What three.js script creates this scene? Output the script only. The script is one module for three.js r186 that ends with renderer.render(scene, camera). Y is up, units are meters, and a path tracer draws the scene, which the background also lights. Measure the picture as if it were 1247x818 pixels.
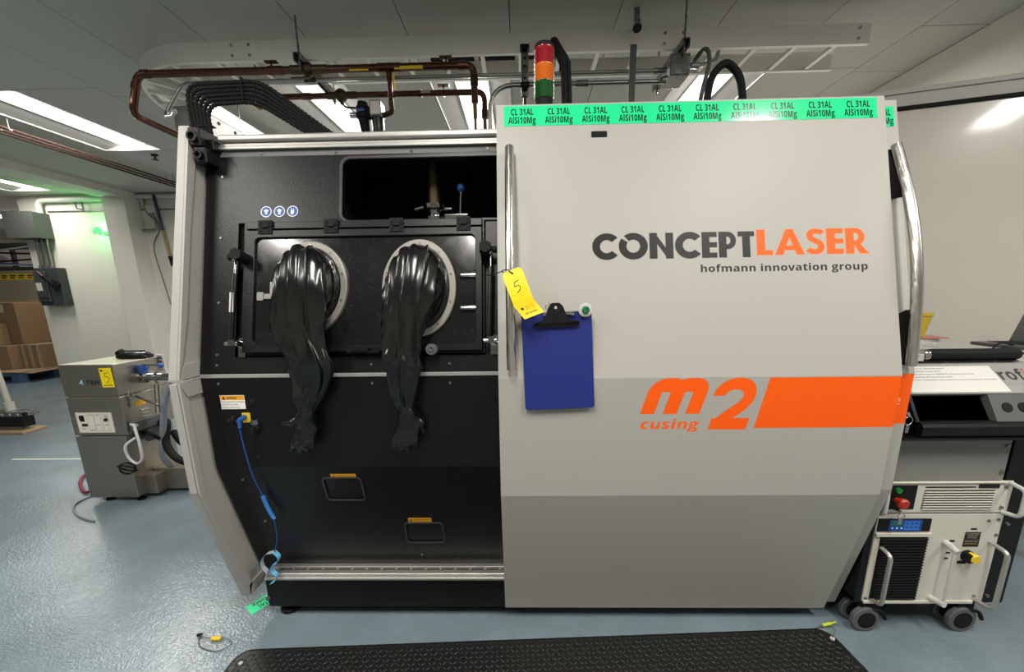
import * as THREE from 'three';
import { RoundedBoxGeometry } from 'three/addons/geometries/RoundedBoxGeometry.js';
import { mergeGeometries, toCreasedNormals } from 'three/addons/utils/BufferGeometryUtils.js';
import { MarchingCubes } from 'three/addons/objects/MarchingCubes.js';
import { ImprovedNoise } from 'three/addons/math/ImprovedNoise.js';
import { RectAreaLightUniformsLib } from 'three/addons/lights/RectAreaLightUniformsLib.js';

RectAreaLightUniformsLib.init();
const scene = new THREE.Scene();
scene.background = new THREE.Color(0, 0, 0);

// ---------------------------------------------------------------- camera
// ultra-wide phone lens tipped 11.4 degrees down; the lower edge of the frame is cropped
const camera = new THREE.PerspectiveCamera(2 * Math.atan(452 / 470) * 180 / Math.PI, 1247 / 904, 0.02, 60);
camera.setViewOffset(1247, 904, 0, 0, 1247, 818);
camera.position.set(0, 1.36, 1.2546);
camera.rotation.set(-11.41 * Math.PI / 180, 1.2 * Math.PI / 180, -0.85 * Math.PI / 180, 'YXZ');
scene.add(camera);

const renderer = new THREE.WebGLRenderer({ antialias: true });
renderer.toneMapping = THREE.LinearToneMapping;
renderer.toneMappingExposure = 2.35;
renderer.shadowMap.enabled = true;

// ---------------------------------------------------------------- light settings (troffers are built below from these)
const LAMP = 20.5, LAMP_COLOR = new THREE.Color(1.0, 0.965, 0.9);
const CEIL = 2.88;
// [x centre, z centre] of the recessed 2 x 4 ft fluorescent fittings on the 0.61 m ceiling grid
const TROFFERS = [[-4.003, -2.48], [-1.563, -2.48], [-0.343, -2.48], [1.487, -2.48],
  [-4.003, 1.18], [-2.173, 1.18], [-0.343, 1.18], [1.487, 1.18], [3.317, 1.18], [-6.885, -3.89]];

// ---------------------------------------------------------------- helpers
const V3 = (x, y, z) => new THREE.Vector3(x, y, z);
function rng(seed) { let a = seed >>> 0; return () => { a = (a + 0x6d2b79f5) | 0; let t = Math.imul(a ^ (a >>> 15), 1 | a); t = (t + Math.imul(t ^ (t >>> 7), 61 | t)) ^ t; return ((t ^ (t >>> 14)) >>> 0) / 4294967296; }; }
const noise = new ImprovedNoise();
const used = new Map();
function numbered(n) { const k = used.get(n) || 0; used.set(n, k + 1); return k ? n + '_' + String(k).padStart(3, '0') : n; }
const origin = new WeakMap();
const shadows = (m) => { m.castShadow = true; m.receiveShadow = true; return m; };
function tag(o, label, category, group) { o.userData.label = label; o.userData.category = category; if (group) o.userData.group = group; return o; }
function thing(name, label, category, p = [0, 0, 0], group) {
  const o = new THREE.Group(); o.name = numbered(name); o.position.set(...p); scene.add(o); origin.set(o, V3(...p));
  return tag(o, label, category, group);
}
function part(parent, name, geos, mat, label) {
  const g = join(geos), o = origin.get(parent);
  if (o) g.translate(-o.x, -o.y, -o.z);
  const m = shadows(new THREE.Mesh(g, mat)); m.name = name; parent.add(m); origin.set(m, o || V3(0, 0, 0));
  if (label) m.userData.label = label;
  return m;
}
const parts = (parent, name, geos, mat, label) => geos.flat(9).map((g) => part(parent, name, g, mat, label));   // alike pieces, each a part
function solo(name, geos, mat, label, category, group) {           // a thing that is one mesh
  const m = shadows(new THREE.Mesh(join(geos), mat)); m.name = numbered(name); scene.add(m); origin.set(m, V3(0, 0, 0));
  return tag(m, label, category, group);
}
function struct(name, geos, mat) { const m = shadows(new THREE.Mesh(join(geos), mat)); m.name = name; m.userData.kind = 'structure'; scene.add(m); origin.set(m, V3(0, 0, 0)); return m; }
// uv in metres, by the way each face points; geometries marked keepUv carry their own
function metric(g) {
  if (g.userData.keepUv) return g;
  const p = g.attributes.position, n = g.attributes.normal, uv = new Float32Array(p.count * 2);
  for (let i = 0; i < p.count; i += 3) {
    let nx = 0, ny = 0, nz = 0;
    for (let k = 0; k < 3; k++) { nx += n.getX(i + k); ny += n.getY(i + k); nz += n.getZ(i + k); }
    nx = Math.abs(nx); ny = Math.abs(ny); nz = Math.abs(nz);
    for (let k = 0; k < 3; k++) {
      const x = p.getX(i + k), y = p.getY(i + k), z = p.getZ(i + k), j = (i + k) * 2;
      if (ny >= nx && ny >= nz) { uv[j] = x; uv[j + 1] = z; } else if (nx >= nz) { uv[j] = z; uv[j + 1] = y; } else { uv[j] = x; uv[j + 1] = y; }
    }
  }
  g.setAttribute('uv', new THREE.BufferAttribute(uv, 2));
  return g;
}
function join(geos) {
  const list = (Array.isArray(geos) ? geos.flat(9) : [geos]).map((g) => {
    const keep = g.userData.keepUv; let c = g.index ? g.toNonIndexed() : g.clone();
    c.userData = { keepUv: keep };
    if (!c.attributes.normal) c.computeVertexNormals();
    for (const k of Object.keys(c.attributes)) if (!['position', 'normal', 'uv'].includes(k)) c.deleteAttribute(k);
    c.morphAttributes = {};
    return metric(c);
  });
  return list.length === 1 ? list[0] : mergeGeometries(list);
}
// box given by its extents
function bx(x0, x1, y0, y1, z0, z1, r = 0) {
  const w = x1 - x0, h = y1 - y0, d = z1 - z0;
  r = Math.min(r, w * 0.49, h * 0.49, d * 0.49);
  const g = r > 0 ? new RoundedBoxGeometry(w, h, d, r > 0.008 ? 3 : 1, r) : new THREE.BoxGeometry(w, h, d);
  return g.translate((x0 + x1) / 2, (y0 + y1) / 2, (z0 + z1) / 2);
}
const UP = V3(0, 1, 0);
function rod(a, b, r, seg = 16, r2) {
  const A = V3(...a), B = V3(...b), d = B.clone().sub(A), L = d.length();
  const g = new THREE.CylinderGeometry(r2 ?? r, r, L, seg);
  return g.applyQuaternion(new THREE.Quaternion().setFromUnitVectors(UP, d.normalize())).translate((A.x + B.x) / 2, (A.y + B.y) / 2, (A.z + B.z) / 2);
}
// lathe of [radius, height] pairs, its axis from a towards b
function turned(a, b, prof, seg = 24) {
  const A = V3(...a), d = V3(...b).sub(A).normalize();
  const g = new THREE.LatheGeometry(prof.map((p) => new THREE.Vector2(Math.max(p[0], 1e-5), p[1])), seg);
  return toCreasedNormals(g, 0.6).applyQuaternion(new THREE.Quaternion().setFromUnitVectors(UP, d)).translate(A.x, A.y, A.z);
}
// corner-filleted path
function fillet(pts, rad, n = 6) {
  const P = pts.map((p) => V3(...p)), out = [P[0]];
  for (let i = 1; i < P.length - 1; i++) {
    const a = P[i - 1], b = P[i], c = P[i + 1], da = a.clone().sub(b), dc = c.clone().sub(b);
    const k = Math.min(rad, da.length() * 0.49, dc.length() * 0.49), s = b.clone().addScaledVector(da.normalize(), k), e = b.clone().addScaledVector(dc.normalize(), k);
    for (let j = 0; j <= n; j++) { const t = j / n; out.push(s.clone().multiplyScalar((1 - t) ** 2).addScaledVector(b, 2 * t * (1 - t)).addScaledVector(e, t * t)); }
  }
  out.push(P[P.length - 1]);
  return out;
}
class Poly extends THREE.Curve {
  constructor(p) { super(); this.p = p; this.l = [0]; for (let i = 1; i < p.length; i++) this.l.push(this.l[i - 1] + p[i].distanceTo(p[i - 1])); }
  getPoint(t, o = V3(0, 0, 0)) { const L = this.l[this.l.length - 1] * t; let i = 1; while (i < this.p.length - 1 && this.l[i] < L) i++; const k = (L - this.l[i - 1]) / (this.l[i] - this.l[i - 1] || 1); return o.copy(this.p[i - 1]).lerp(this.p[i], k); }
  getPointAt(t, o) { return this.getPoint(t, o); }
}
// tube whose rings sit on the path's own points
function sweep(P, r, seg = 12, cap = true) {
  const n = P.length, pos = [], idx = [], T = [];
  for (let i = 0; i < n; i++) T.push(P[Math.min(i + 1, n - 1)].clone().sub(P[Math.max(i - 1, 0)]).normalize());
  let N = Math.abs(T[0].y) < 0.9 ? V3(0, 1, 0) : V3(1, 0, 0);
  N.addScaledVector(T[0], -N.dot(T[0])).normalize();
  for (let i = 0; i < n; i++) {
    if (i) { N = N.clone().addScaledVector(T[i], -N.dot(T[i])).normalize(); }
    const B = T[i].clone().cross(N), R = typeof r === 'function' ? r(i / (n - 1), i) : r;
    for (let j = 0; j < seg; j++) { const a = j / seg * Math.PI * 2; const q = P[i].clone().addScaledVector(N, Math.cos(a) * R).addScaledVector(B, Math.sin(a) * R); pos.push(q.x, q.y, q.z); }
  }
  for (let i = 0; i < n - 1; i++) for (let j = 0; j < seg; j++) { const a = i * seg + j, b = i * seg + (j + 1) % seg; idx.push(a, b, a + seg, b, b + seg, a + seg); }
  if (cap) for (const e of [0, n - 1]) { const c = pos.length / 3; pos.push(P[e].x, P[e].y, P[e].z); for (let j = 0; j < seg; j++) { const a = e * seg + j, b = e * seg + (j + 1) % seg; e ? idx.push(c, a, b) : idx.push(c, b, a); } }
  const g = new THREE.BufferGeometry(); g.setAttribute('position', new THREE.Float32BufferAttribute(pos, 3)); g.setIndex(idx); g.computeVertexNormals();
  return toCreasedNormals(g, 0.9);
}
const pipe = (pts, r, rad = 0.05, seg = 12) => sweep(fillet(pts, rad), r, seg);
const smooth = (pts, r, n = 40, seg = 8) => sweep(new THREE.CatmullRomCurve3(pts.map((p) => V3(...p)), false, 'centripetal').getPoints(n), r, seg);
// polygon of [y, z] pairs drawn out along x
function prism(poly, x0, x1) {
  const s = new THREE.Shape(poly.map(([y, z]) => new THREE.Vector2(z, y)));
  const g = new THREE.ExtrudeGeometry(s, { depth: x1 - x0, bevelEnabled: false });
  g.applyMatrix4(new THREE.Matrix4().set(0, 0, 1, x0, 0, 1, 0, 0, 1, 0, 0, 0, 0, 0, 0, 1));
  return fixWinding(g);
}
function fixWinding(g) {                                            // after a mirroring matrix
  const c = g.index ? g.toNonIndexed() : g, p = c.attributes.position, t = V3(0, 0, 0), u = V3(0, 0, 0);
  for (let i = 0; i < p.count; i += 3) { t.fromBufferAttribute(p, i + 1); u.fromBufferAttribute(p, i + 2); p.setXYZ(i + 1, u.x, u.y, u.z); p.setXYZ(i + 2, t.x, t.y, t.z); }
  c.computeVertexNormals(); return c;
}
function rrect(w, h, r, S = THREE.Shape) {
  const s = new S(), a = w / 2, b = h / 2;
  s.moveTo(-a + r, -b); s.lineTo(a - r, -b); s.absarc(a - r, -b + r, r, -Math.PI / 2, 0); s.lineTo(a, b - r); s.absarc(a - r, b - r, r, 0, Math.PI / 2);
  s.lineTo(-a + r, b); s.absarc(-a + r, b - r, r, Math.PI / 2, Math.PI); s.lineTo(-a, -b + r); s.absarc(-a + r, -b + r, r, Math.PI, Math.PI * 1.5); return s;
}
function plate(x0, x1, y0, y1, n0, n1, r, holes = [], bev = 0) {    // rounded plate with holes [x0,x1,y0,y1,r], in a plane's own x, height and normal
  const cx = (x0 + x1) / 2, cy = (y0 + y1) / 2, s = rrect(x1 - x0, y1 - y0, Math.max(r, 1e-4));
  for (const [a, b, c, d, q] of holes) {
    const pts = rrect(b - a, d - c, Math.max(q, 1e-4)).getPoints(8).map((p) => new THREE.Vector2(p.x + (a + b) / 2 - cx, p.y + (c + d) / 2 - cy));
    s.holes.push(new THREE.Path(pts.reverse()));
  }
  const g = new THREE.ExtrudeGeometry(s, { depth: n1 - n0 - 2 * bev, bevelEnabled: bev > 0, bevelSize: bev, bevelOffset: -bev, bevelThickness: bev, bevelSegments: 1, curveSegments: 6 });
  return g.translate(cx, cy, n0 + bev);
}
// a sloping face of the printer: local x, height up the slope, normal out of it
function face(y0, z0, y1, z1) {
  const h = V3(0, y1 - y0, z1 - z0).normalize(), n = V3(0, -h.z, h.y);
  const m = new THREE.Matrix4().makeBasis(V3(1, 0, 0), h, n).setPosition(0, y0, z0);
  const f = (g) => (Array.isArray(g) ? g.map(f) : g.applyMatrix4(m));
  f.pt = (x, hh, nn = 0) => V3(x, hh, nn).applyMatrix4(m).toArray();
  f.q = new THREE.Quaternion().setFromRotationMatrix(m);
  return f;
}
// flat print: a thin sheet with uv 0..1
function sheet(w, h, t = 0.0006) {
  const g = new THREE.BoxGeometry(w, h, t).toNonIndexed(); g.userData.keepUv = true; return g;
}

// ---------------------------------------------------------------- textures
const texCache = new Map();
function noiseTex(key, size, f, rep = 1, srgb = false) {
  if (!texCache.has(key)) {
    const d = new Uint8Array(size * size * 4);
    for (let y = 0; y < size; y++) for (let x = 0; x < size; x++) { const v = f(x / size, y / size, x, y), i = (y * size + x) * 4; const c = Array.isArray(v) ? v : [v, v, v]; for (let k = 0; k < 3; k++) d[i + k] = Math.max(0, Math.min(255, c[k] * 255)); d[i + 3] = 255; }
    const t = new THREE.DataTexture(d, size, size); t.magFilter = THREE.LinearFilter; t.wrapS = t.wrapT = THREE.RepeatWrapping; if (srgb) t.colorSpace = THREE.SRGBColorSpace; t.needsUpdate = true;
    texCache.set(key, t);
  }
  const t = texCache.get(key).clone(); t.repeat.set(1 / rep, 1 / rep); t.needsUpdate = true; return t;
}
const fr = (x) => x - Math.floor(x);
// noise that repeats on the unit square
function pn(u, v, f, s = 0) { const a = fr(u), b = fr(v), n = (x, y) => noise.noise(x * f + s * 7.3, y * f + s * 3.1, s * 1.7); const w = (t) => t; return n(a, b) * (1 - w(a)) * (1 - w(b)) + n(a - 1, b) * a * (1 - b) + n(a, b - 1) * (1 - a) * b + n(a - 1, b - 1) * a * b; }
const grain = () => noiseTex('grain', 512, (u, v) => 0.5 + 0.5 * pn(u, v, 90, 1) + 0.3 * pn(u, v, 190, 2), 0.35);
const mottle = () => noiseTex('mottle', 512, (u, v) => 0.5 + 0.5 * pn(u, v, 6, 3) + 0.35 * pn(u, v, 17, 4) + 0.25 * pn(u, v, 60, 5), 1.3);
const brush = (rep = 0.25) => noiseTex('brush', 512, (u, v) => 0.5 + 0.45 * pn(u, v * 0.5, 4, 6) * 0.3 + 0.35 * noise.noise(u * 6, v * 240, 9.5) * 1.0, rep);
const scratch = () => noiseTex('scratch', 512, (() => {
  const r = rng(5), A = new Float32Array(512 * 512);
  for (let k = 0; k < 420; k++) { let x = r() * 512, y = r() * 512; const a = r() * 6.28, L = 3 + r() * 12, w = 0.1 + r() * 0.3; for (let i = 0; i < L; i++) { A[(Math.floor(y + 512) % 512) * 512 + Math.floor(x + 512) % 512] += w; x += Math.cos(a + i * 0.01); y += Math.sin(a + i * 0.01); } }
  return (u, v, x, y) => 0.13 + Math.min(0.5, A[y * 512 + x] * 0.3) + 0.14 * Math.max(0, pn(u, v, 7, 8)) + 0.1 * Math.max(0, pn(u, v, 30, 9));
})(), 0.8);
function print(w, h, draw) {                                        // a printed sheet
  const c = document.createElement('canvas'); c.width = w; c.height = h; const g = c.getContext('2d'); draw(g, w, h);
  const t = new THREE.CanvasTexture(c); t.colorSpace = THREE.SRGBColorSpace; t.magFilter = THREE.LinearFilter; return t;
}
function fit(g, s, x, y, w, weight = 'bold', size = 40, align = 'left') { // text set to a given width
  g.save(); g.font = `${weight} ${size}px sans-serif`; const m = g.measureText(s).width; g.translate(x, y); g.scale(w / m, 1); g.textAlign = 'left'; g.fillText(s, align === 'center' ? -m / 2 : 0, 0); g.restore();
}

// ---------------------------------------------------------------- materials
const std = (o) => new THREE.MeshStandardMaterial(o), phy = (o) => new THREE.MeshPhysicalMaterial(o);
const lin = (r, g, b) => new THREE.Color().setRGB(r, g, b);
const M = {
  paint: phy({ color: lin(0.41, 0.395, 0.365), roughness: 0.42, bumpMap: grain(), bumpScale: 0.00025 }),
  paintDim: std({ color: lin(0.16, 0.158, 0.15), roughness: 0.55, bumpMap: grain(), bumpScale: 0.0003 }),
  black: phy({ color: lin(0.0045, 0.0045, 0.0048), specularIntensity: 0.62, roughness: 0.37, bumpMap: grain(), bumpScale: 0.0005 }),
  blackGloss: phy({ color: lin(0.006, 0.006, 0.0065), roughness: 0.25 }),
  blackMatte: phy({ color: lin(0.006, 0.006, 0.0064), specularIntensity: 0.5, roughness: 0.7 }),
  pit: std({ color: lin(0.003, 0.003, 0.003), roughness: 0.95 }),
  steel: std({ color: lin(0.6, 0.585, 0.56), metalness: 1, roughness: 0.27, bumpMap: brush(), bumpScale: 0.0001 }),
  chrome: std({ color: lin(0.55, 0.545, 0.53), metalness: 1, roughness: 0.12 }),
  alu: std({ color: lin(0.5, 0.485, 0.455), metalness: 0.75, roughness: 0.42, bumpMap: brush(0.4), bumpScale: 0.0001 }),
  galv: std({ color: lin(0.24, 0.24, 0.23), metalness: 0.7, roughness: 0.5, roughnessMap: mottle() }),
  stainless: std({ color: lin(0.40, 0.365, 0.315), metalness: 1, roughness: 0.4, bumpMap: brush(0.5), bumpScale: 0.00015 }),
  copper: std({ color: lin(0.12, 0.052, 0.034), metalness: 0.8, roughness: 0.4, roughnessMap: mottle() }),
  brass: std({ color: lin(0.1, 0.072, 0.042), metalness: 0.9, roughness: 0.45 }),
  ring: std({ color: lin(0.27, 0.258, 0.23), metalness: 0.3, roughness: 0.45 }),
  rubber: phy({ color: lin(0.004, 0.004, 0.0043), roughness: 0.25, clearcoat: 0.3, clearcoatRoughness: 0.15 }),
  white: std({ color: lin(0.55, 0.54, 0.51), roughness: 0.5 }),
  wall: std({ color: lin(0.72, 0.69, 0.62), roughness: 0.75, bumpMap: grain(), bumpScale: 0.0004 }),
  yellow: std({ color: lin(0.8, 0.55, 0.02), roughness: 0.5 }),
  blue: std({ color: lin(0.015, 0.085, 0.33), roughness: 0.45 }),
  greyPlastic: std({ color: lin(0.09, 0.092, 0.09), roughness: 0.55 }),
  conduit: std({ color: lin(0.36, 0.36, 0.345), metalness: 1, roughness: 0.33 }),
};

// ---------------------------------------------------------------- the room
const floorMat = phy({
  color: 0xffffff, roughness: 0.23, bumpScale: 0.0015, ior: 1.5,
  map: noiseTex('floorc', 512, (u, v) => {
    const a = 0.5 * pn(u, v, 5, 11) + 0.35 * pn(u, v, 14, 12) + 0.2 * pn(u, v, 50, 13), sp = noise.noise(u * 400, v * 400, 3) > 0.62 ? -0.05 : 0, k = 1 + 0.16 * a + sp;
    return [0.45 * k, 0.508 * k, 0.538 * k];
  }, 1.7, true),
  roughnessMap: noiseTex('floorr', 512, (u, v) => 0.9 + 0.12 * pn(u, v, 9, 14) + 0.08 * pn(u, v, 30, 15), 1.1),
  bumpMap: noiseTex('floorb', 512, (u, v) => 0.5 + 0.3 * pn(u, v, 24, 16) + 0.45 * pn(u, v, 62, 17) + 0.25 * pn(u, v, 130, 18), 0.55),
});
const floor = struct('floor', bx(-12, 5.2, -0.2, 0, -8.6, 4.75), floorMat);
part(floor, 'floor_joint', bx(-4.45, -3.05, 0, 0.0015, -1.835, -1.815), std({ color: lin(0.55, 0.57, 0.57), roughness: 0.6 }));

struct('wall_back', bx(-7.466, 3, 0, 3.05, -4.9, -4.75), M.wall);
struct('wall_right', bx(2.8, 2.95, 0, CEIL - 0.002, -4.75, -1.35), M.wall);
struct('wall_right_return', bx(2.8, 5.35, 0, CEIL - 0.002, -1.35, -1.2), M.wall);
struct('wall_right_end', bx(5.2, 5.35, 0, 3.05, -1.2, 4.75), M.wall);
struct('wall_left', bx(-12.15, -12, 0, 3.05, -8.6, 4.75), M.wall);
struct('wall_front', bx(-12.15, 5.35, 0, 3.05, 4.6, 4.75), M.wall);
struct('wall_far', bx(-12.15, -7.466, 0, 3.05, -8.75, -8.6), M.wall);
struct('wall_side', bx(-7.466, -7.316, 0, 3.05, -8.6, -4.9), M.wall);
struct('column', bx(-5.93, -5.6, 0, 2.79, -4.75, -4.5, 0.004), M.wall);
struct('beam', bx(-5.95, -5.6, 2.785, CEIL, -4.75, 4.6, 0.004), M.wall);
struct('wall_partition', (() => {                                   // free-standing wall panel, turned 15.8 degrees, with a cap and a head band
  const g = [bx(-0.75, 1.7, 0, 2.43, -0.07, 0), bx(-0.76, 1.71, 2.415, 2.44, -0.08, 0.012, 0.003), bx(-0.75, 1.7, 2.335, 2.41, 0, 0.006)];
  return g.map((q) => q.rotateY(-15.8 * Math.PI / 180).translate(2.029, 0, -1.23));
})(), M.white);

// ceiling: a dark deck with every lay-in board a panel of its own, thin open joints between
const ceiling = struct('ceiling', bx(-12.15, 5.35, 3.04, 3.12, -8.75, 4.75), M.pit);
{
  const r = rng(21), tints = [0, 1, 2].map((k) => std({ color: lin(0.55 - 0.014 * k, 0.53 - 0.014 * k, 0.485 - 0.014 * k), roughness: 0.9, bumpMap: noiseTex('tile', 512, (u, v) => 0.5 + 0.5 * pn(u, v, 120, 21) + 0.3 * pn(u, v, 240, 22), 0.5), bumpScale: 0.0006 }));
  const shapes = new Map();
  for (let k = -21; k <= 7; k++) {
    const x0 = 1.792 + 0.61 * (k - 1) + (k < -12 ? 0.168 : 0), xe = Math.min(x0 + 0.61, 5.2);
    const zs = []; const off = Math.abs(x0 + 3.088) < 0.3 ? -0.13 : 0;
    if (x0 > 3) zs.push(-1.2, -0.65, 0.57, 1.79, 3.01, 4.6);
    else if (x0 > 2.3) zs.push(-8.6, -7.4, -6.2, -4.9, -4.37, -3.15, -1.93, -1.44, -0.65, 0.57, 1.79, 3.01, 4.6);
    else { for (let z = -3.09 + off - (k < -12 ? 0.19 : 0) - 1.22 * 4; z < 4.6; z += 1.22) zs.push(z); zs.unshift(-8.6); zs.push(4.6); }
    for (let j = 0; j < zs.length - 1; j++) {
      const z0 = zs[j], z1 = zs[j + 1], x1 = x0 > 2.3 && x0 < 3 && z0 < -1.5 ? 2.8 : xe, cx = (x0 + x1) / 2, cz = (z0 + z1) / 2;
      if (z1 - z0 < 0.03) continue;
      if (TROFFERS.some(([tx, tz]) => Math.abs(tx - cx) < 0.3 && tz > z0 && tz < z1)) continue;
      const w = x1 - x0 - 0.005, d = z1 - z0 - 0.005, key = w.toFixed(3) + d.toFixed(3);
      if (!shapes.has(key)) shapes.set(key, metric(bx(-w / 2, w / 2, 0, 0.018, -d / 2, d / 2).toNonIndexed()));
      const m = shadows(new THREE.Mesh(shapes.get(key), tints[Math.floor(r() * 3)])); m.name = 'ceiling_tile'; m.position.set(cx, CEIL, cz); ceiling.add(m);
    }
  }
}
// recessed troffers: frame, two sloping reflectors, end plates, a long lens with its area light
{
  const lensMat = std({ color: 0xffffff, emissive: LAMP_COLOR, emissiveIntensity: 1.0, roughness: 0.6 });
  const W = 0.608, D = 1.215, H = 0.055, LW = 0.25;
  const proto = new THREE.Group();
  const P = (n, g, m) => { const q = shadows(new THREE.Mesh(join(g), m)); q.name = n; proto.add(q); };
  P('frame', [bx(-W / 2, -W / 2 + 0.014, 0, 0.012, -D / 2, D / 2), bx(W / 2 - 0.014, W / 2, 0, 0.012, -D / 2, D / 2), bx(-W / 2, W / 2, 0, 0.012, -D / 2, -D / 2 + 0.014), bx(-W / 2, W / 2, 0, 0.012, D / 2 - 0.014, D / 2)], M.white);
  for (const s of [-1, 1]) {
    const sh = new THREE.Shape([[s * (W / 2 - 0.012), 0.008], [s * LW / 2, H], [s * LW / 2, H + 0.01], [s * W / 2, 0.02]].map((p) => new THREE.Vector2(...p)));
    P('reflector', new THREE.ExtrudeGeometry(sh, { depth: D - 0.02, bevelEnabled: false }).translate(0, 0, -D / 2 + 0.01), std({ color: lin(0.36, 0.355, 0.34), roughness: 0.6 }));
    P('end_plate', bx(-W / 2, W / 2, 0.008, H + 0.03, s * (D / 2 - 0.006) - 0.004, s * (D / 2 - 0.006) + 0.004), M.white);
  }
  P('lens', bx(-LW / 2, LW / 2, H, H + 0.02, -D / 2 + 0.02, D / 2 - 0.02), lensMat);
  P('housing', bx(-W / 2, W / 2, H + 0.03, H + 0.06, -D / 2, D / 2), M.galv);
  const where = {
    '-4.003,-2.48': 'bright recessed ceiling light at upper left of the photo beside the copper ceiling lines', '-1.563,-2.48': 'recessed ceiling light behind the air filter above the black cabinet front',
    '-0.343,-2.48': 'recessed ceiling light half hidden behind the signal tower side of the sliding door', '-6.885,-3.89': 'recessed ceiling light at the far left beyond the white beam', '1.487,-2.48': 'recessed ceiling light seen through the looped black hose above the machine',
  };
  TROFFERS.forEach(([x, z], i) => {
    const o = i ? proto.clone() : proto; o.name = numbered('ceiling_light'); o.position.set(x, CEIL, z); scene.add(o);
    tag(o, where[x + ',' + z] || 'recessed ceiling light over the aisle in front of ' + (x < -3 ? 'the filter cabinet' : x < -1 ? 'the black glove box' : x < 1 ? 'the door handle edge' : x < 3 ? 'the printed sliding door' : 'the laser cabinet and whiteboard'), 'ceiling light', 'recessed ceiling lights');
    const l = new THREE.RectAreaLight(LAMP_COLOR, x < -6 ? LAMP * 0.65 : LAMP, LW, D - 0.05); l.position.set(x, CEIL + H - 0.006, z); l.rotation.set(-Math.PI / 2, 0, 0); l.name = 'troffer_lamp'; scene.add(l);
  });
  // strip lights of the room beyond
  for (const [x, z, lb] of [[-8.6, -5.75, 'long strip light glowing in the room beyond the left wall end'], [-9.9, -7.4, 'strip light far back in the storage room at left']]) {
    const s = thing('strip_light', lb, 'strip light', [x, CEIL - 0.09, z]);
    part(s, 'housing', bx(x - 0.75, x + 0.75, CEIL - 0.05, CEIL - 0.002, z - 0.07, z + 0.07, 0.004), M.white);
    part(s, 'diffuser', bx(x - 0.74, x + 0.74, CEIL - 0.09, CEIL - 0.05, z - 0.06, z + 0.06, 0.012), lensMat);
    const a = new THREE.RectAreaLight(LAMP_COLOR, LAMP, 1.4, 0.11); a.position.set(x, CEIL - 0.097, z); a.rotation.set(-Math.PI / 2, 0, 0); a.name = 'strip_lamp'; scene.add(a);
  }
}

// ---------------------------------------------------------------- the printer
const W0 = -0.072, W1 = 1.248;
const DU = face(1.08, 0, 2.0, -0.239), DM = face(0.655, 0, 1.08, 0), DL = face(0.064, -0.142, 0.655, 0);
const BU = face(1.09, -0.085, 1.86, -0.283), BM = face(0.73, -0.085, 1.09, -0.085), BL = face(0.17, -0.235, 0.73, -0.085);
const machine = thing('metal_printer', 'large grey metal 3D printing machine with black glove-box front and sliding doors', 'machine', [0.06, 0, -0.8]);

// a sliding door leaf: profile swept along x, printed front
function doorLeaf(x0, x1, off, map, th = 0.022) {
  const pr = [[0.064, -0.142], [0.655, 0], [1.08, 0], [2.0, -0.239]].map(([y, z]) => [y, z + off]);
  const S = [0]; for (let i = 1; i < 4; i++) S.push(S[i - 1] + Math.hypot(pr[i][0] - pr[i - 1][0], pr[i][1] - pr[i - 1][1]));
  const pos = [], uv = [], tot = S[3];
  const quad = (a, b, c, d, ua, ub, uc, ud) => { pos.push(...a, ...b, ...c, ...a, ...c, ...d); uv.push(...ua, ...ub, ...uc, ...ua, ...uc, ...ud); };
  const B = [0.5, 0.995];
  for (let i = 0; i < 3; i++) {
    const [y0, z0] = pr[i], [y1, z1] = pr[i + 1], v0 = S[i] / tot, v1 = S[i + 1] / tot;
    quad([x0, y0, z0], [x1, y0, z0], [x1, y1, z1], [x0, y1, z1], [0, v0], [1, v0], [1, v1], [0, v1]);
    quad([x1, y0, z0 - th], [x0, y0, z0 - th], [x0, y1, z1 - th], [x1, y1, z1 - th], B, B, B, B);
    quad([x0, y0, z0 - th], [x0, y0, z0], [x0, y1, z1], [x0, y1, z1 - th], B, B, B, B);
    quad([x1, y0, z0], [x1, y0, z0 - th], [x1, y1, z1 - th], [x1, y1, z1], B, B, B, B);
  }
  const [yt, zt] = pr[3], [yb, zb] = pr[0];
  quad([x0, yt, zt], [x1, yt, zt], [x1, yt, zt - th], [x0, yt, zt - th], B, B, B, B);
  quad([x0, yb, zb - th], [x1, yb, zb - th], [x1, yb, zb], [x0, yb, zb], B, B, B, B);
  const g = new THREE.BufferGeometry(); g.setAttribute('position', new THREE.Float32BufferAttribute(pos, 3)); g.setAttribute('uv', new THREE.Float32BufferAttribute(uv, 2)); g.computeVertexNormals(); g.userData.keepUv = true;
  return g;
}
const PAINT = '#aaa7a0', ORANGE = '#ff5f0c', INK = '#1b1c1c';
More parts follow.
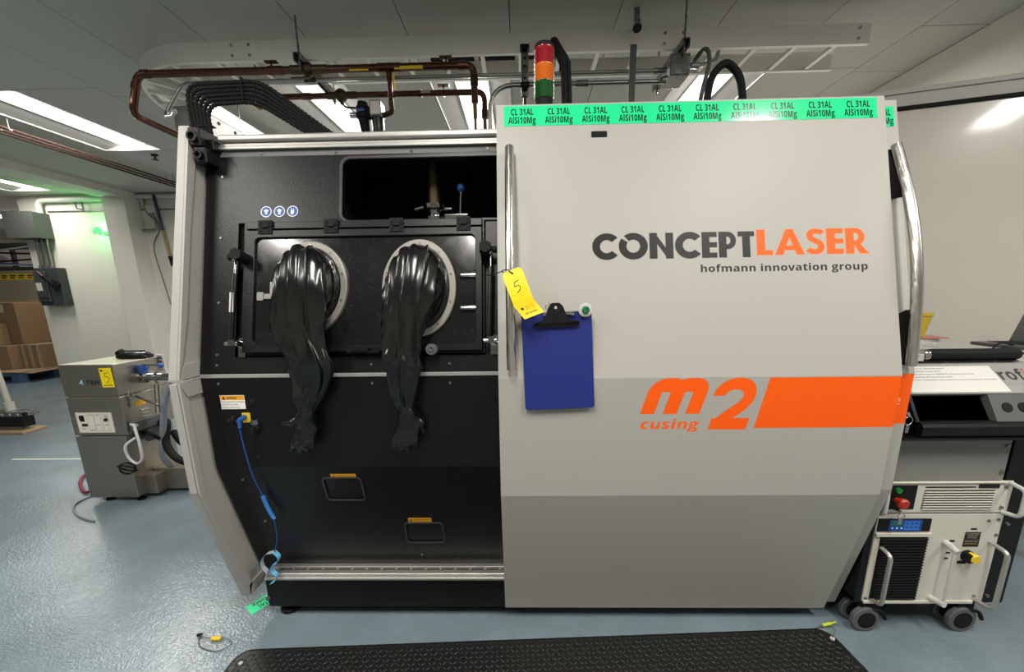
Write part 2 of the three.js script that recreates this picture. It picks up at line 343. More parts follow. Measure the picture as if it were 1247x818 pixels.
// the lettering of the front door, drawn in millimetres: x from the leaf's left edge, y down from its top edge
const ppm = 1000, DH = 0.9505 + 0.425 + 0.608;
const px = (x) => (x - W0) * ppm, ph = (h) => (0.9505 - h) * ppm, pm = (h) => (0.9505 + 0.425 - h) * ppm;
function letters(g, word, x0, x1, yb, hgt, col) {                   // geometric bold capitals in strokes
  const T = 0.265, wid = { C: 0.86, O: 1.0, N: 0.82, E: 0.52, P: 0.6, T: 0.56, L: 0.5, A: 0.92, S: 0.56, R: 0.64 };
  const gap = 0.06; let tot = -gap; for (const c of word) tot += wid[c] + gap;
  const sx = (x1 - x0) / tot;
  g.save(); g.translate(x0, yb); g.scale(sx, -hgt); g.strokeStyle = g.fillStyle = col; g.lineWidth = T; g.lineCap = 'butt'; g.lineJoin = 'miter'; g.miterLimit = 6;
  const line = (...p) => { g.beginPath(); g.moveTo(p[0], p[1]); for (let i = 2; i < p.length; i += 2) g.lineTo(p[i], p[i + 1]); g.stroke(); };
  const h = T / 2;
  for (const c of word) {
    const w = wid[c];
    if (c === 'C') { g.beginPath(); g.ellipse(0.5, 0.5, 0.5 - h, 0.52 - h, 0, 0.72, Math.PI * 2 - 0.72); g.stroke(); }
    if (c === 'O') { g.beginPath(); g.ellipse(0.5, 0.5, 0.5 - h, 0.52 - h, 0, 2.5, 2.25 + Math.PI * 2); g.stroke(); }
    if (c === 'N') { line(h, 0, h, 1); line(w - h, 0, w - h, 1); g.beginPath(); g.moveTo(0, 1); g.lineTo(0.2, 1); g.lineTo(w, 0); g.lineTo(w - 0.2, 0); g.fill(); }
    if (c === 'E') { line(h, 0, h, 1); for (const y of [0.1, 0.5, 0.9]) { g.lineWidth = 0.2; line(0, y, w, y); } g.lineWidth = T; }
    if (c === 'P' || c === 'R') { line(h, 0, h, 1); g.lineWidth = 0.19; g.beginPath(); g.moveTo(0.1, 0.905); g.lineTo(0.3, 0.905); g.ellipse(0.3, 0.66, 0.2, 0.245, 0, Math.PI / 2, -Math.PI / 2, true); g.lineTo(0.1, 0.415); g.stroke(); g.lineWidth = T; if (c === 'R') { g.beginPath(); g.moveTo(0.2, 0.45); g.lineTo(0.4, 0.45); g.lineTo(0.72, 0); g.lineTo(0.44, 0); g.fill(); } }
    if (c === 'T') { line(w / 2, 0, w / 2, 1); g.lineWidth = 0.19; line(0, 0.905, w, 0.905); g.lineWidth = T; }
    if (c === 'L') { line(h, 0, h, 1); g.lineWidth = 0.19; line(0, 0.095, w, 0.095); g.lineWidth = T; }
    if (c === 'A') { g.beginPath(); g.moveTo(0, 0); g.lineTo(0.25, 0); g.lineTo(0.46, 0.68); g.lineTo(0.67, 0); g.lineTo(0.92, 0); g.lineTo(0.57, 1); g.lineTo(0.35, 1); g.fill(); g.lineWidth = 0.17; line(0.2, 0.27, 0.72, 0.27); g.lineWidth = T; }
    if (c === 'S') { g.lineWidth = 0.2; g.beginPath(); g.moveTo(0.5, 0.82); g.bezierCurveTo(0.36, 0.95, 0.11, 0.93, 0.11, 0.74); g.bezierCurveTo(0.11, 0.5, 0.45, 0.56, 0.45, 0.29); g.bezierCurveTo(0.45, 0.06, 0.17, 0.05, 0.04, 0.2); g.stroke(); g.lineWidth = T; }
    g.translate(w + gap, 0);
  }
  g.restore();
}
const doorMap = print(1320, 1984, (g, w, h) => {
  g.fillStyle = PAINT; g.fillRect(0, 0, w, h);
  letters(g, 'CONCEPT', px(0.249), px(0.79), ph(0.4), 88, INK);
  letters(g, 'LASER', px(0.797), px(1.158), ph(0.406), 87, ORANGE);
  g.fillStyle = INK; fit(g, 'hofmann innovation group', px(0.606), ph(0.352), (1.16 - 0.606) * ppm, 'bold', 34);
  // m with two arches, slanted
  g.save(); g.translate(px(0.405), pm(0.299)); g.transform(1, 0, -0.30, 1, 0, 0); g.strokeStyle = ORANGE; g.lineWidth = 47; g.lineCap = 'butt'; g.lineJoin = 'round';
  g.beginPath(); g.moveTo(21, 0); g.lineTo(21, -66); g.quadraticCurveTo(21, -100, 55, -100); g.lineTo(72, -100); g.quadraticCurveTo(97, -100, 97, -70); g.lineTo(97, 0); g.moveTo(97, -70); g.quadraticCurveTo(97, -100, 125, -100); g.lineTo(145, -100); g.quadraticCurveTo(172, -100, 172, -70); g.lineTo(172, 0); g.stroke(); g.restore();
  g.fillStyle = ORANGE; g.save(); g.translate(px(0.402), pm(0.247)); g.transform(1, 0, -0.2, 1, 0, 0); fit(g, 'cusing', 0, 0, 198, 'bold', 46); g.restore();
  // slanted 2
  g.save(); g.translate(px(0.632), pm(0.243)); g.transform(1, 0, -0.22, 1, 0, 0); g.strokeStyle = ORANGE; g.lineWidth = 40; g.lineJoin = 'miter'; g.lineCap = 'butt';
  g.beginPath(); g.moveTo(4, -118); g.bezierCurveTo(4, -172, 108, -176, 104, -112); g.bezierCurveTo(102, -76, 40, -52, 30, -20); g.stroke(); g.beginPath(); g.moveTo(2, -20); g.lineTo(128, -20); g.stroke(); g.restore();
  g.fillStyle = ORANGE; g.beginPath(); g.moveTo(px(0.823), pm(0.421)); g.lineTo(w, pm(0.421)); g.lineTo(w, pm(0.247)); g.lineTo(px(0.787), pm(0.247)); g.fill();
});
const doorMap2 = print(660, 1984, (g, w, h) => {
  g.fillStyle = PAINT; g.fillRect(0, 0, w, h); g.fillStyle = ORANGE; g.fillRect(0, pm(0.421), w, 174);
  g.fillStyle = '#ffc09a'; fit(g, 'ie', w - 30, pm(0.315), 16, '', 44);
});
const doorPaint = (map) => phy({ map, roughness: 0.46, specularIntensity: 0.6 });
const tapeMap = (n, dx = 0) => print(n * 125, 72, (g, w, h) => {
  g.fillStyle = '#27dc93'; g.fillRect(0, 0, w, h); g.fillStyle = '#101510';
  for (let i = 0; i < n; i++) { fit(g, 'CL 31AL', i * 125 + 24 + dx, 33, 78, 'bold', 32); fit(g, 'AlSi10Mg', i * 125 + 16 + dx, 63, 94, 'bold', 32); }
});
const tapeMat = (n, dx) => phy({ map: tapeMap(n, dx), roughness: 0.16, clearcoat: 0.6, clearcoatRoughness: 0.1 });

const frontDoor = part(machine, 'sliding_door', doorLeaf(W0, W1, 0, doorMap), doorPaint(doorMap), 'front sliding door with printed lettering and orange stripe');
part(frontDoor, 'label_tape', DU(sheet(1.268, 0.072, 0.0008).translate(0.587, 0.909, 0.0004)), tapeMat(10), 'green tape with repeated black lettering');
const handleGeo = (x, off) => {
  const c = [], n = 28; for (let i = 0; i <= n; i++) { const t = i / n; c.push(V3(...DU.pt(x, 0.03 + 0.753 * t, 0.022 + off + 0.042 * Math.sin(Math.PI * t)))); }
  return sweep(c, 0.0155, 20);
};
const bracketGeo = (x, off) => [0, 1].map((k) => {
  const s = new THREE.Shape(), a = k ? 0.775 : 0.035, d = k ? -1 : 1; s.moveTo(0, a); s.lineTo(0.012, a); s.lineTo(0.046, a + d * 0.16); s.lineTo(0.034, a + d * 0.18); s.lineTo(0, a + d * 0.17);
  const g = new THREE.ExtrudeGeometry(s, { depth: 0.012, bevelEnabled: false });
  // shape x is the normal, shape y the height, its depth runs along x
  g.applyMatrix4(new THREE.Matrix4().set(0, 0, 1, x - 0.006, 0, 1, 0, 0, 1, 0, 0, off, 0, 0, 0, 1));
  return DU(fixWinding(g));
});
part(frontDoor, 'handle', handleGeo(-0.028, 0), M.steel, 'brushed steel bow handle');
parts(frontDoor, 'handle_bracket', bracketGeo(-0.028, 0), M.steel);
part(frontDoor, 'slot', DU(plate(0.254, 0.307, 0.828, 0.847, 0.0002, 0.003, 0.002)), M.pit, 'small black rectangular slot');
const rearDoor = part(machine, 'sliding_door', doorLeaf(0.02, 1.32, -0.034, doorMap2), doorPaint(doorMap2), 'rear sliding door peeking out behind the front one');
part(rearDoor, 'label_tape', DU(sheet(1.25, 0.072, 0.0008).translate(0.683, 0.9, -0.0325)), tapeMat(10, 12), 'green tape with black lettering');
part(rearDoor, 'handle', handleGeo(1.288, -0.034), M.steel, 'brushed steel bow handle');
parts(rearDoor, 'handle_bracket', bracketGeo(1.278, -0.034), M.black);

// black front of the process chamber side
const XL = -1.152;
part(machine, 'upper_panel', BU(plate(XL, 1.24, 0.0, 0.805, -0.02, 0, 0.001, [[-0.642, 0.6, 0.555, 0.785, 0.03], [-1.026, -0.118, 0.06, 0.554, 0.004]])), M.black);
part(machine, 'opening_trim', BU(plate(-0.654, 0.61, 0.546, 0.797, 0, 0.006, 0.038, [[-0.642, 0.6, 0.556, 0.785, 0.03]], 0.002)), std({ color: lin(0.03, 0.03, 0.03), roughness: 0.45 }));
part(machine, 'recess', BU(plate(-1.026, -0.118, 0.06, 0.554, -0.02, -0.016, 0.004)), M.blackMatte);
part(machine, 'middle_panel', BM(plate(XL, 1.24, 0, 0.345, -0.02, 0, 0.001)), M.black);
part(machine, 'lower_panel', BL(plate(XL, 1.24, 0.0, 0.58, -0.02, 0, 0.001, [[-0.757, -0.617, 0.418, 0.524, 0.014], [-0.475, -0.327, 0.178, 0.284, 0.014]])), M.black);
part(machine, 'trim_strip', bx(XL, 1.24, 1.076, 1.09, -0.1, -0.082, 0.002), std({ color: lin(0.34, 0.34, 0.325), roughness: 0.4 }), 'pale strip between the panels');
for (const [x0, x1, h0, h1] of [[-0.757, -0.617, 0.418, 0.524], [-0.475, -0.327, 0.178, 0.284]]) {
  const f = part(machine, 'window_frame', BL(plate(x0 - 0.008, x1 + 0.008, h0 - 0.008, h1 + 0.008, 0, 0.004, 0.02, [[x0, x1, h0, h1, 0.014]], 0.001)), std({ color: lin(0.028, 0.028, 0.028), roughness: 0.5 }), 'rounded black frame of a small window');
  part(f, 'pane', BL(plate(x0 - 0.004, x1 + 0.004, h0 - 0.004, h1 + 0.004, -0.007, -0.003, 0.01)), M.blackGloss);
}
// dark inside of the chamber behind the opening
part(machine, 'chamber_interior', [bx(-0.72, 0.66, 1.58, 1.6, -0.75, -0.27), bx(-0.72, 0.66, 1.9, 1.92, -0.75, -0.32), bx(-0.74, -0.72, 1.58, 1.92, -0.75, -0.3), bx(0.66, 0.68, 1.58, 1.92, -0.75, -0.3), bx(-0.74, 0.68, 1.58, 1.92, -0.77, -0.75)], M.pit);
{
  const v = part(machine, 'vacuum_valve', [rod([-0.34, 1.6, -0.42], [-0.34, 1.66, -0.42], 0.03), turned([-0.34, 1.655, -0.42], [-0.34, 2, -0.42], [[0, 0], [0.044, 0], [0.044, 0.014], [0.03, 0.02], [0.03, 0.04], [0.05, 0.046], [0.05, 0.062], [0.03, 0.068], [0, 0.07]], 28), rod([-0.42, 1.7, -0.41], [-0.36, 1.715, -0.41], 0.008), rod([-0.27, 1.7, -0.41], [-0.33, 1.7, -0.41], 0.007), bx(-0.3, -0.2, 1.63, 1.68, -0.43, -0.39, 0.006)], M.chrome, 'shiny flanged valve seen in the dark opening');
  part(v, 'pipe', rod([-0.34, 1.71, -0.42], [-0.34, 1.91, -0.42], 0.024), M.brass);
  part(v, 'lever', rod([-0.235, 1.67, -0.4], [-0.228, 1.76, -0.395], 0.005), M.chrome);
  part(v, 'knob', new THREE.SphereGeometry(0.017, 16, 12).translate(-0.227, 1.775, -0.394), M.blue, 'blue ball knob');
  part(machine, 'fitting', [rod([-0.06, 1.8, -0.45], [0.0, 1.8, -0.45], 0.01), rod([-0.03, 1.8, -0.45], [0.0, 1.8, -0.45], 0.016)], M.chrome);
}
// hinged chamber window
{
  const cd = part(machine, 'chamber_door', BU([plate(-1.0, -0.124, 0.066, 0.551, -0.016, 0.004, 0.003, [[-0.93, -0.17, 0.118, 0.47, 0.01]]), plate(-0.984, -0.13, 0.074, 0.516, 0.004, 0.024, 0.004, [[-0.948, -0.154, 0.1, 0.489, 0.02]], 0.002), plate(-0.984, -0.13, 0.522, 0.548, 0.004, 0.02, 0.003, [], 0.002)]), M.black, 'black framed hinged window with glove ports');
  const glass = phy({ color: 0xffffff, map: noiseTex('hazed', 512, (() => { const r = rng(8), A = new Float32Array(512 * 512); for (let k = 0; k < 900; k++) { let x = r() * 512, y = r() * 512; const a = r() * 6.28, L = 3 + r() * 16, w = 0.02 + r() * 0.07; for (let i = 0; i < L; i++) { A[(Math.floor(y + 512) % 512) * 512 + Math.floor(x + 512) % 512] += w; x += Math.cos(a + i * 0.02); y += Math.sin(a + i * 0.02); } } return (u, v, x, y) => 0.105 + Math.min(0.14, A[y * 512 + x]) + 0.035 * pn(u, v, 6, 41) + 0.02 * pn(u, v, 40, 42); })(), 0.7, true), roughness: 0.14, roughnessMap: scratch(), clearcoat: 0.15, clearcoatRoughness: 0.05, ior: 1.49 });
  glass.roughness = 1;
  part(cd, 'pane', BU(plate(-0.949, -0.153, 0.099, 0.49, 0.004, 0.014, 0.02)), glass, 'scratched dark clear plastic pane');
  for (const x of [-0.91, -0.671, -0.435, -0.195]) {
    const g = [plate(x - 0.025, x + 0.025, 0.529, 0.551, 0.018, 0.028, 0.002), plate(x - 0.025, x + 0.025, 0.502, 0.526, 0.018, 0.028, 0.002), plate(x - 0.012, x + 0.012, 0.522, 0.533, 0.018, 0.033, 0.002)];
    for (const dx of [-0.016, 0.016]) for (const y of [0.514, 0.54]) g.push(new THREE.CylinderGeometry(0.004, 0.004, 0.003, 10).rotateX(Math.PI / 2).translate(x + dx, y, 0.029));
    part(cd, 'hinge', BU(g), M.blackMatte);
  }
  for (const [x, k, xr] of [[-0.981, 0.413, -1.004], [-0.115, 0.425, -0.097]]) {
    part(cd, 'strut_knob', BU([new THREE.CylinderGeometry(0.022, 0.022, 0.05, 6).rotateX(Math.PI / 2).translate(x, k, 0.05), new THREE.CylinderGeometry(0.012, 0.012, 0.06, 12).rotateZ(Math.PI / 2).translate((x + xr) / 2, k - 0.002, 0.045)]), M.blackMatte);
    part(cd, 'gas_strut', [rod(BU.pt(xr, k - 0.06, 0.04), BU.pt(xr - 0.007 * Math.sign(-xr), 0.12, 0.04), 0.0085), ], M.blackGloss, 'black gas strut beside the window');
    part(cd, 'strut_rod', [rod(BU.pt(xr, k, 0.04), BU.pt(xr, k - 0.06, 0.04), 0.004), new THREE.SphereGeometry(0.009, 12, 8).translate(...BU.pt(xr, k - 0.01, 0.045))], M.chrome);
    part(cd, 'strut_bracket', BU([plate(xr - 0.006, xr + 0.02, 0.06, 0.13, 0.0, 0.006, 0.002), plate(xr - 0.012, xr + 0.01, 0.096, 0.118, 0.0, 0.05, 0.004), new THREE.CylinderGeometry(0.008, 0.008, 0.045, 12).rotateZ(Math.PI / 2).translate(xr - 0.004, 0.105, 0.04)]), M.chrome);
  }
  part(cd, 'rating_label', BU(plate(-1.016, -1.002, 0.215, 0.285, 0.046, 0.048, 0.001)), M.white);
  for (const h of [0.341, 0.224]) part(cd, 'stud', BU([new THREE.CylinderGeometry(0.0075, 0.0075, 0.05, 16).rotateZ(Math.PI / 2).translate(-0.178, h, 0.022), new THREE.SphereGeometry(0.0075, 12, 8).translate(-0.203, h, 0.022)]), M.chrome);
  part(cd, 'latch_plate', BU([plate(-0.938, -0.915, 0.262, 0.292, 0.013, 0.02, 0.002), plate(-0.915, -0.878, 0.268, 0.286, 0.013, 0.018, 0.002), plate(-0.893, -0.882, 0.27, 0.33, 0.013, 0.017, 0.001)]), M.ring, 'pale metal latch plate');
  const b = part(cd, 'pull_handle', BU([plate(-0.606, -0.492, 0.068, 0.088, 0.024, 0.03, 0.004, [[-0.6, -0.52, 0.073, 0.083, 0.002]]), plate(-0.6, -0.53, 0.073, 0.083, 0.03, 0.038, 0.002)]), M.blackGloss);
  part(cd, 'knob', BU([new THREE.CylinderGeometry(0.019, 0.021, 0.02, 24).rotateX(Math.PI / 2).translate(-0.306, 0.077, 0.034), new THREE.TorusGeometry(0.008, 0.003, 8, 20).translate(-0.306, 0.077, 0.045)]), M.greyPlastic);
}
// panel screws
{
  const g = []; for (const [f, x, h] of [[BU, -1.09, 0.73], [BU, -1.09, 0.5], [BU, -1.09, 0.26], [BU, -1.09, 0.07], [BU, -1.09, 0.012 + 0.02], [BU, -0.72, 0.035], [BU, -0.53, 0.03], [BU, -0.25, 0.03], [BM, -1.09, 0.325], [BM, -0.7, 0.325], [BM, -0.53, 0.322], [BM, -0.25, 0.32], [BL, -1.07, 0.52], [BL, -1.05, 0.3], [BL, -0.43, 0.1]]) g.push(f(new THREE.CylinderGeometry(0.0045, 0.005, 0.003, 10).rotateX(Math.PI / 2).translate(x, h, 0.0015)));
  g.forEach((q) => part(machine, 'screw', q, M.galv));
}

// left end fin of the printer: two framed panels with a gap at the kink
{
  const prof = (y) => (y > 1.08 ? -(y - 1.08) * 0.2598 : y > 0.67 ? 0 : -(0.67 - y) * 0.262);
  const fin = (ys, label) => {
    const poly = ys.map((y) => [y, prof(y)]), t = 0.05, y0 = ys[0], y1 = ys[ys.length - 1], back = -0.37;
    const full = [...poly, [y1, back - 0.1], [y0, back - 0.05]];
    const inner = [...poly.map(([y, z], i) => [i === 0 ? y + t : i === poly.length - 1 ? y - t : y, z - 0.024])];
    const rimPoly = [...poly, ...inner.slice().reverse()];
    const m = part(machine, 'end_fin', prism(full, -1.193, -1.164), M.paint, label);
    part(m, 'rim', [prism(rimPoly, -1.166, -1.156),
      prism([[y1, prof(y1)], [y1, back], [y1 - t, back], [y1 - t, prof(y1 - t) - 0.02]], -1.166, -1.156), prism([[y0, prof(y0)], [y0, back], [y0 + t, back], [y0 + t, prof(y0 + t) - 0.02]], -1.166, -1.156)], M.paint);
    return m;
  };
  fin([1.086, 1.3, 1.6, 1.955], 'upper grey panel of the left end fin');
  fin([0.115, 0.35, 0.67, 1.072], 'lower grey panel of the left end fin, cut back at the foot');
}
// rails
{
  const alu = M.alu;
  const r = part(machine, 'top_rail', [bx(-1.1, 1.22, 1.892, 1.904, -0.34, -0.276, 0.003), bx(-1.1, 1.22, 1.904, 1.918, -0.34, -0.286, 0.004), bx(-1.1, 1.22, 1.918, 1.943, -0.345, -0.274, 0.009)], alu, 'bright aluminium door rail');
  part(r, 'rail_base', bx(-1.12, 1.22, 1.868, 1.892, -0.345, -0.288, 0.004), M.paintDim);
  for (let x = -0.95; x < -0.1; x += 0.28) part(r, 'screw', rod([x, 1.88, -0.289], [x, 1.88, -0.285], 0.005, 10), M.galv);
  part(machine, 'rail_bracket', [bx(-1.156, -1.115, 1.885, 1.948, -0.31, -0.215, 0.006), bx(-1.154, -1.105, 1.83, 1.887, -0.3, -0.22, 0.008), turned([-1.136, 1.915, -0.215], [-1.136, 1.915, 0], [[0.012, 0], [0.018, 0], [0.018, 0.012], [0.012, 0.012], [0.012, 0]], 16), turned([-1.13, 1.858, -0.22], [-1.13, 1.858, 0], [[0.009, 0], [0.015, 0], [0.015, 0.01], [0.009, 0.01], [0.009, 0]], 16), bx(-1.115, -1.095, 1.88, 1.92, -0.33, -0.25, 0.006)], M.black, 'black cast rail end bracket');
  const b = part(machine, 'bottom_rail', [bx(-1.09, 1.24, 0.2, 0.21, -0.24, -0.205, 0.002), bx(-1.09, 1.24, 0.192, 0.202, -0.205, -0.188), bx(-1.09, 1.24, 0.196, 0.212, -0.188, -0.158, 0.007), bx(-1.09, 1.24, 0.186, 0.2, -0.17, -0.148, 0.005)], alu, 'aluminium floor rail under the black front');
  parts(b, 'slot', Array.from({ length: 36 }, (_, i) => bx(-1.05 + i * 0.064, -1.05 + i * 0.064 + 0.055, 0.2015, 0.2035, -0.202, -0.191)), M.pit);
  part(machine, 'base', [bx(-1.09, 0.04, 0.055, 0.192, -1.5, -0.155, 0.003), bx(0.04, 1.22, 0.055, 0.192, -1.5, -0.62, 0.003)], M.black, 'black base plinth');
  for (const [x, z] of [[-1.03, -0.21], [-1.03, -1.4], [1.1, -0.7], [1.1, -1.4]]) part(machine, 'levelling_foot', turned([x, 0, z], [x, 1, z], [[0, 0], [0.04, 0], [0.042, 0.012], [0.014, 0.026], [0.014, 0.06], [0, 0.06]]), M.blackMatte);
  part(machine, 'base_bolt', rod([-1.085, 0.1, -0.153], [-1.085, 0.1, -0.145], 0.009, 12), M.galv);
  part(machine, 'body', [bx(-1.12, 1.23, 0.2, 1.58, -1.58, -0.78, 0.006), bx(-1.12, 1.23, 1.58, 1.93, -1.58, -0.8, 0.006), bx(-1.12, 1.23, 1.925, 1.945, -0.82, -0.345), bx(-1.123, -1.1, 0.2, 1.93, -0.8, -0.36), bx(1.215, 1.236, 0.2, 1.93, -0.8, -0.34), bx(-1.1, 1.2, 0.19, 0.2, -0.8, -0.2)], M.black, 'black machine body behind the doors');
}
// stickers
{
  const rs = (g, x, y, w, h, s, col, px = 20) => { g.fillStyle = col; fit(g, s, x, y, w, 'bold', px); };
  const signs = [(g) => { g.beginPath(); g.arc(64, 56, 20, 0, 7); g.fill(); g.fillRect(36, 44, 56, 10); g.fillRect(52, 76, 24, 18); }, (g) => { g.beginPath(); g.ellipse(64, 56, 18, 24, 0, 0, 7); g.fill(); g.fillRect(50, 74, 28, 24); g.fillRect(36, 46, 56, 8); }, (g) => { g.beginPath(); g.roundRect(42, 54, 32, 46, 6); g.fill(); g.fillRect(72, 34, 8, 50); g.fillRect(48, 30, 10, 24); }];
  signs.forEach((d, i) => {
    const map = print(128, 128, (g) => { g.fillStyle = '#e8edf2'; g.fillRect(0, 0, 128, 128); g.fillStyle = '#1d4f9e'; g.beginPath(); g.arc(64, 64, 55, 0, 7); g.fill(); g.fillStyle = '#eef2f6'; d(g); });
    const g = new THREE.CircleGeometry(0.0205, 36).toNonIndexed(); g.userData.keepUv = true;
    part(machine, 'safety_sticker', BU(g.translate(-0.924 + 0.049 * i, 0.595, 0.0012)), std({ map, roughness: 0.5 }), 'round blue and white safety sticker');
  });
  const warn = print(264, 144, (g) => {
    g.fillStyle = '#f4f3ee'; g.fillRect(0, 0, 264, 144); g.fillStyle = '#f4a51c'; g.fillRect(4, 4, 256, 46); g.fillStyle = '#1c1710'; g.beginPath(); g.moveTo(22, 44); g.lineTo(40, 12); g.lineTo(58, 44); g.fill(); fit(g, 'WARNING', 70, 40, 110, 'bold', 34);
    fit(g, 'A grounded ESD wristband', 10, 76, 240, '', 24); fit(g, 'must be worn when', 10, 104, 180, '', 24); fit(g, 'handling metal powder.', 10, 132, 200, '', 24);
  });
  part(machine, 'warning_sticker', BM(sheet(0.09, 0.052).translate(-1.048, 0.256, 0.0006)), std({ map: warn, roughness: 0.55 }), 'white and orange warning sticker');
  const strip = print(200, 48, (g) => { g.fillStyle = '#e2a015'; g.fillRect(0, 0, 200, 48); g.fillStyle = '#2a2010'; g.beginPath(); g.moveTo(8, 40); g.lineTo(24, 10); g.lineTo(40, 40); g.fill(); g.fillStyle = '#e2a015'; g.fillRect(22, 20, 4, 12); g.fillStyle = '#5b470f'; fit(g, 'ACHTUNG  QUETSCHGEFAHR', 48, 34, 144, '', 26); });
  const sm = std({ map: strip, roughness: 0.5 });
  part(machine, 'caution_sticker', BL(sheet(0.098, 0.023).translate(-0.677, 0.5345, 0.0006)), sm, 'narrow orange caution sticker');
  part(machine, 'caution_sticker', BL(sheet(0.095, 0.023).translate(-0.413, 0.3045, 0.0006)), sm, 'narrow orange caution sticker');
  // grounding point, knob, plug hole
  part(machine, 'grounding_socket', BM([sheet(0.03, 0.037, 0.001).translate(-1.006, 0.197, 0.001)]), M.yellow, 'small yellow grounding label');
  part(machine, 'grounding_stud', BM([new THREE.CylinderGeometry(0.008, 0.008, 0.012, 12).rotateX(Math.PI / 2).translate(-1.052, 0.196, 0.006), new THREE.CylinderGeometry(0.005, 0.005, 0.02, 10).rotateX(Math.PI / 2).translate(-1.062, 0.192, 0.01)]), M.brass);
  const kn = part(machine, 'selector_knob', BM([new THREE.CylinderGeometry(0.015, 0.017, 0.016, 20).rotateX(Math.PI / 2).translate(-0.978, 0.152, 0.008), plate(-0.985, -0.971, 0.138, 0.166, 0.016, 0.024, 0.003)]), M.blackMatte);
  part(kn, 'knob_label', BM(sheet(0.026, 0.018, 0.001).translate(-0.981, 0.178, 0.001)), M.galv);
  for (const [x, h] of [[-0.977, 0.252], [-0.985, 0.035]]) part(machine, 'plug_cap', BM(turned([x, h, 0], [x, h, 1], [[0, 0.003], [0.012, 0.003], [0.015, 0.001], [0.015, 0]], 24)), M.blackMatte);
}

// glove ports: oval ring with bolts, rubber gauntlet hanging out
const smin = (a, b, k) => { const h = Math.max(k - Math.abs(a - b), 0) / k; return Math.min(a, b) - h * h * k * 0.25; };
function capsules(bones, center, half, res, k) {
  const mc = new MarchingCubes(res, new THREE.MeshBasicMaterial(), false, false, 40000);
  const p = V3(0, 0, 0), B = bones.map(([a, b, r0, r1]) => ({ a: V3(...a), d: V3(...b).sub(V3(...a)), r0, r1 }));
  for (let z = 0; z < res; z++) for (let y = 0; y < res; y++) for (let x = 0; x < res; x++) {
    p.set((x - res / 2) / (res / 2) * half + center[0], (y - res / 2) / (res / 2) * half + center[1], (z - res / 2) / (res / 2) * half + center[2]);
    let d = 1;
    for (const b of B) { const ap = p.clone().sub(b.a), t = Math.max(0, Math.min(1, ap.dot(b.d) / b.d.lengthSq())); d = smin(d, ap.addScaledVector(b.d, -t).length() - (b.r0 + (b.r1 - b.r0) * t), k); }
    mc.field[x + y * res + z * res * res] = -d * 10;
  }
  mc.isolation = 0; mc.update();
  const g = new THREE.BufferGeometry(), n = mc.count;
  const pos = mc.positionArray.slice(0, n * 3), nor = mc.normalArray.slice(0, n * 3);
  for (let i = 0; i < n * 3; i += 3) for (let c = 0; c < 3; c++) pos[i + c] = pos[i + c] * half + center[c];
  g.setAttribute('position', new THREE.BufferAttribute(pos, 3)); g.setAttribute('normal', new THREE.BufferAttribute(nor, 3));
  return g;
}
// st: [frontY, frontZ, backY, backZ, centreX, halfWidth, pleat] from the ring down to the wrist
function gauntlet(st, folds, seed, waist) {
  const NU = 168, NV = 110, n = st.length, pos = [], idx = [];
  const comp = (k, v) => { const f = v * (n - 1), i = Math.min(n - 2, Math.floor(f)), t = f - i; const a = st[Math.max(0, i - 1)][k], b = st[i][k], c = st[i + 1][k], d = st[Math.min(n - 1, i + 2)][k]; return 0.5 * (2 * b + (c - a) * t + (2 * a - 5 * b + 4 * c - d) * t * t + (3 * b - a - 3 * c + d) * t * t * t); };
  for (let j = 0; j <= NV; j++) {
    const v = j / NV, s = [0, 1, 2, 3, 4, 5, 6].map((k) => comp(k, v));
    for (let i = 0; i < NU; i++) {
      const u = i / NU * Math.PI * 2, cu = Math.cos(u), su = Math.sin(u);
      // pleats: sharp outward ridges, each with its own run down the sleeve, over slight crumpling
      let fo = 0;
      for (const [u0, u1, v0, v1, amp, w] of folds) {
        const t = (v - v0) / (v1 - v0), env = Math.max(0, Math.min(1, (v - v0) / 0.2)) ** 0.8 * Math.max(0, Math.min(1, (v1 - v) / 0.06)), c = (u0 + (u1 - u0) * t) * Math.PI / 180;
        const d = Math.abs(Math.atan2(Math.sin(u - c), Math.cos(u - c)));
        fo += amp * env * (Math.exp(-d / w) * 1.2 - 0.2);
      }
      const fade = Math.min(1, v / 0.12) * Math.max(0, Math.min(1, (0.93 - v) / 0.2));
      fo += fade * (0.006 * noise.noise(cu * 1.6 + seed, su * 1.6, v * 7) + 0.0045 * noise.noise(cu * 3.4 + seed, su * 3.4 + 3, v * 11));
      const rad = 1 + fo / Math.max(0.02, s[5]);
      const dent = waist(u, v);
      const x = s[4] + s[5] * cu * rad * (1 - dent), my = (s[0] + s[2]) / 2, mz = (s[1] + s[3]) / 2;
      const hy = (s[0] - s[2]) / 2, hz = (s[1] - s[3]) / 2, r2 = 1 + fo / Math.max(0.034, Math.hypot(hy, hz));
      pos.push(x, my + hy * su * r2, mz + hz * su * r2);
    }
  }
  for (let j = 0; j < NV; j++) for (let i = 0; i < NU; i++) { const a = j * NU + i, b = j * NU + (i + 1) % NU; idx.push(a, a + NU, b, b, a + NU, b + NU); }
  const g = new THREE.BufferGeometry(); g.setAttribute('position', new THREE.Float32BufferAttribute(pos, 3)); g.setIndex(idx); g.computeVertexNormals();
  return g;
}
function ovalRing(x, h, rx, ry) {
  const s = new THREE.Shape(); s.absellipse(0, 0, rx, ry, 0, Math.PI * 2); const q = new THREE.Path(); q.absellipse(0, 0, rx - 0.024, ry - 0.024, 0, Math.PI * 2, true); s.holes.push(q);
  return BU(new THREE.ExtrudeGeometry(s, { depth: 0.012, bevelEnabled: true, bevelSize: 0.003, bevelOffset: -0.003, bevelThickness: 0.003, bevelSegments: 2, curveSegments: 40 }).translate(x, h, 0.016));
}
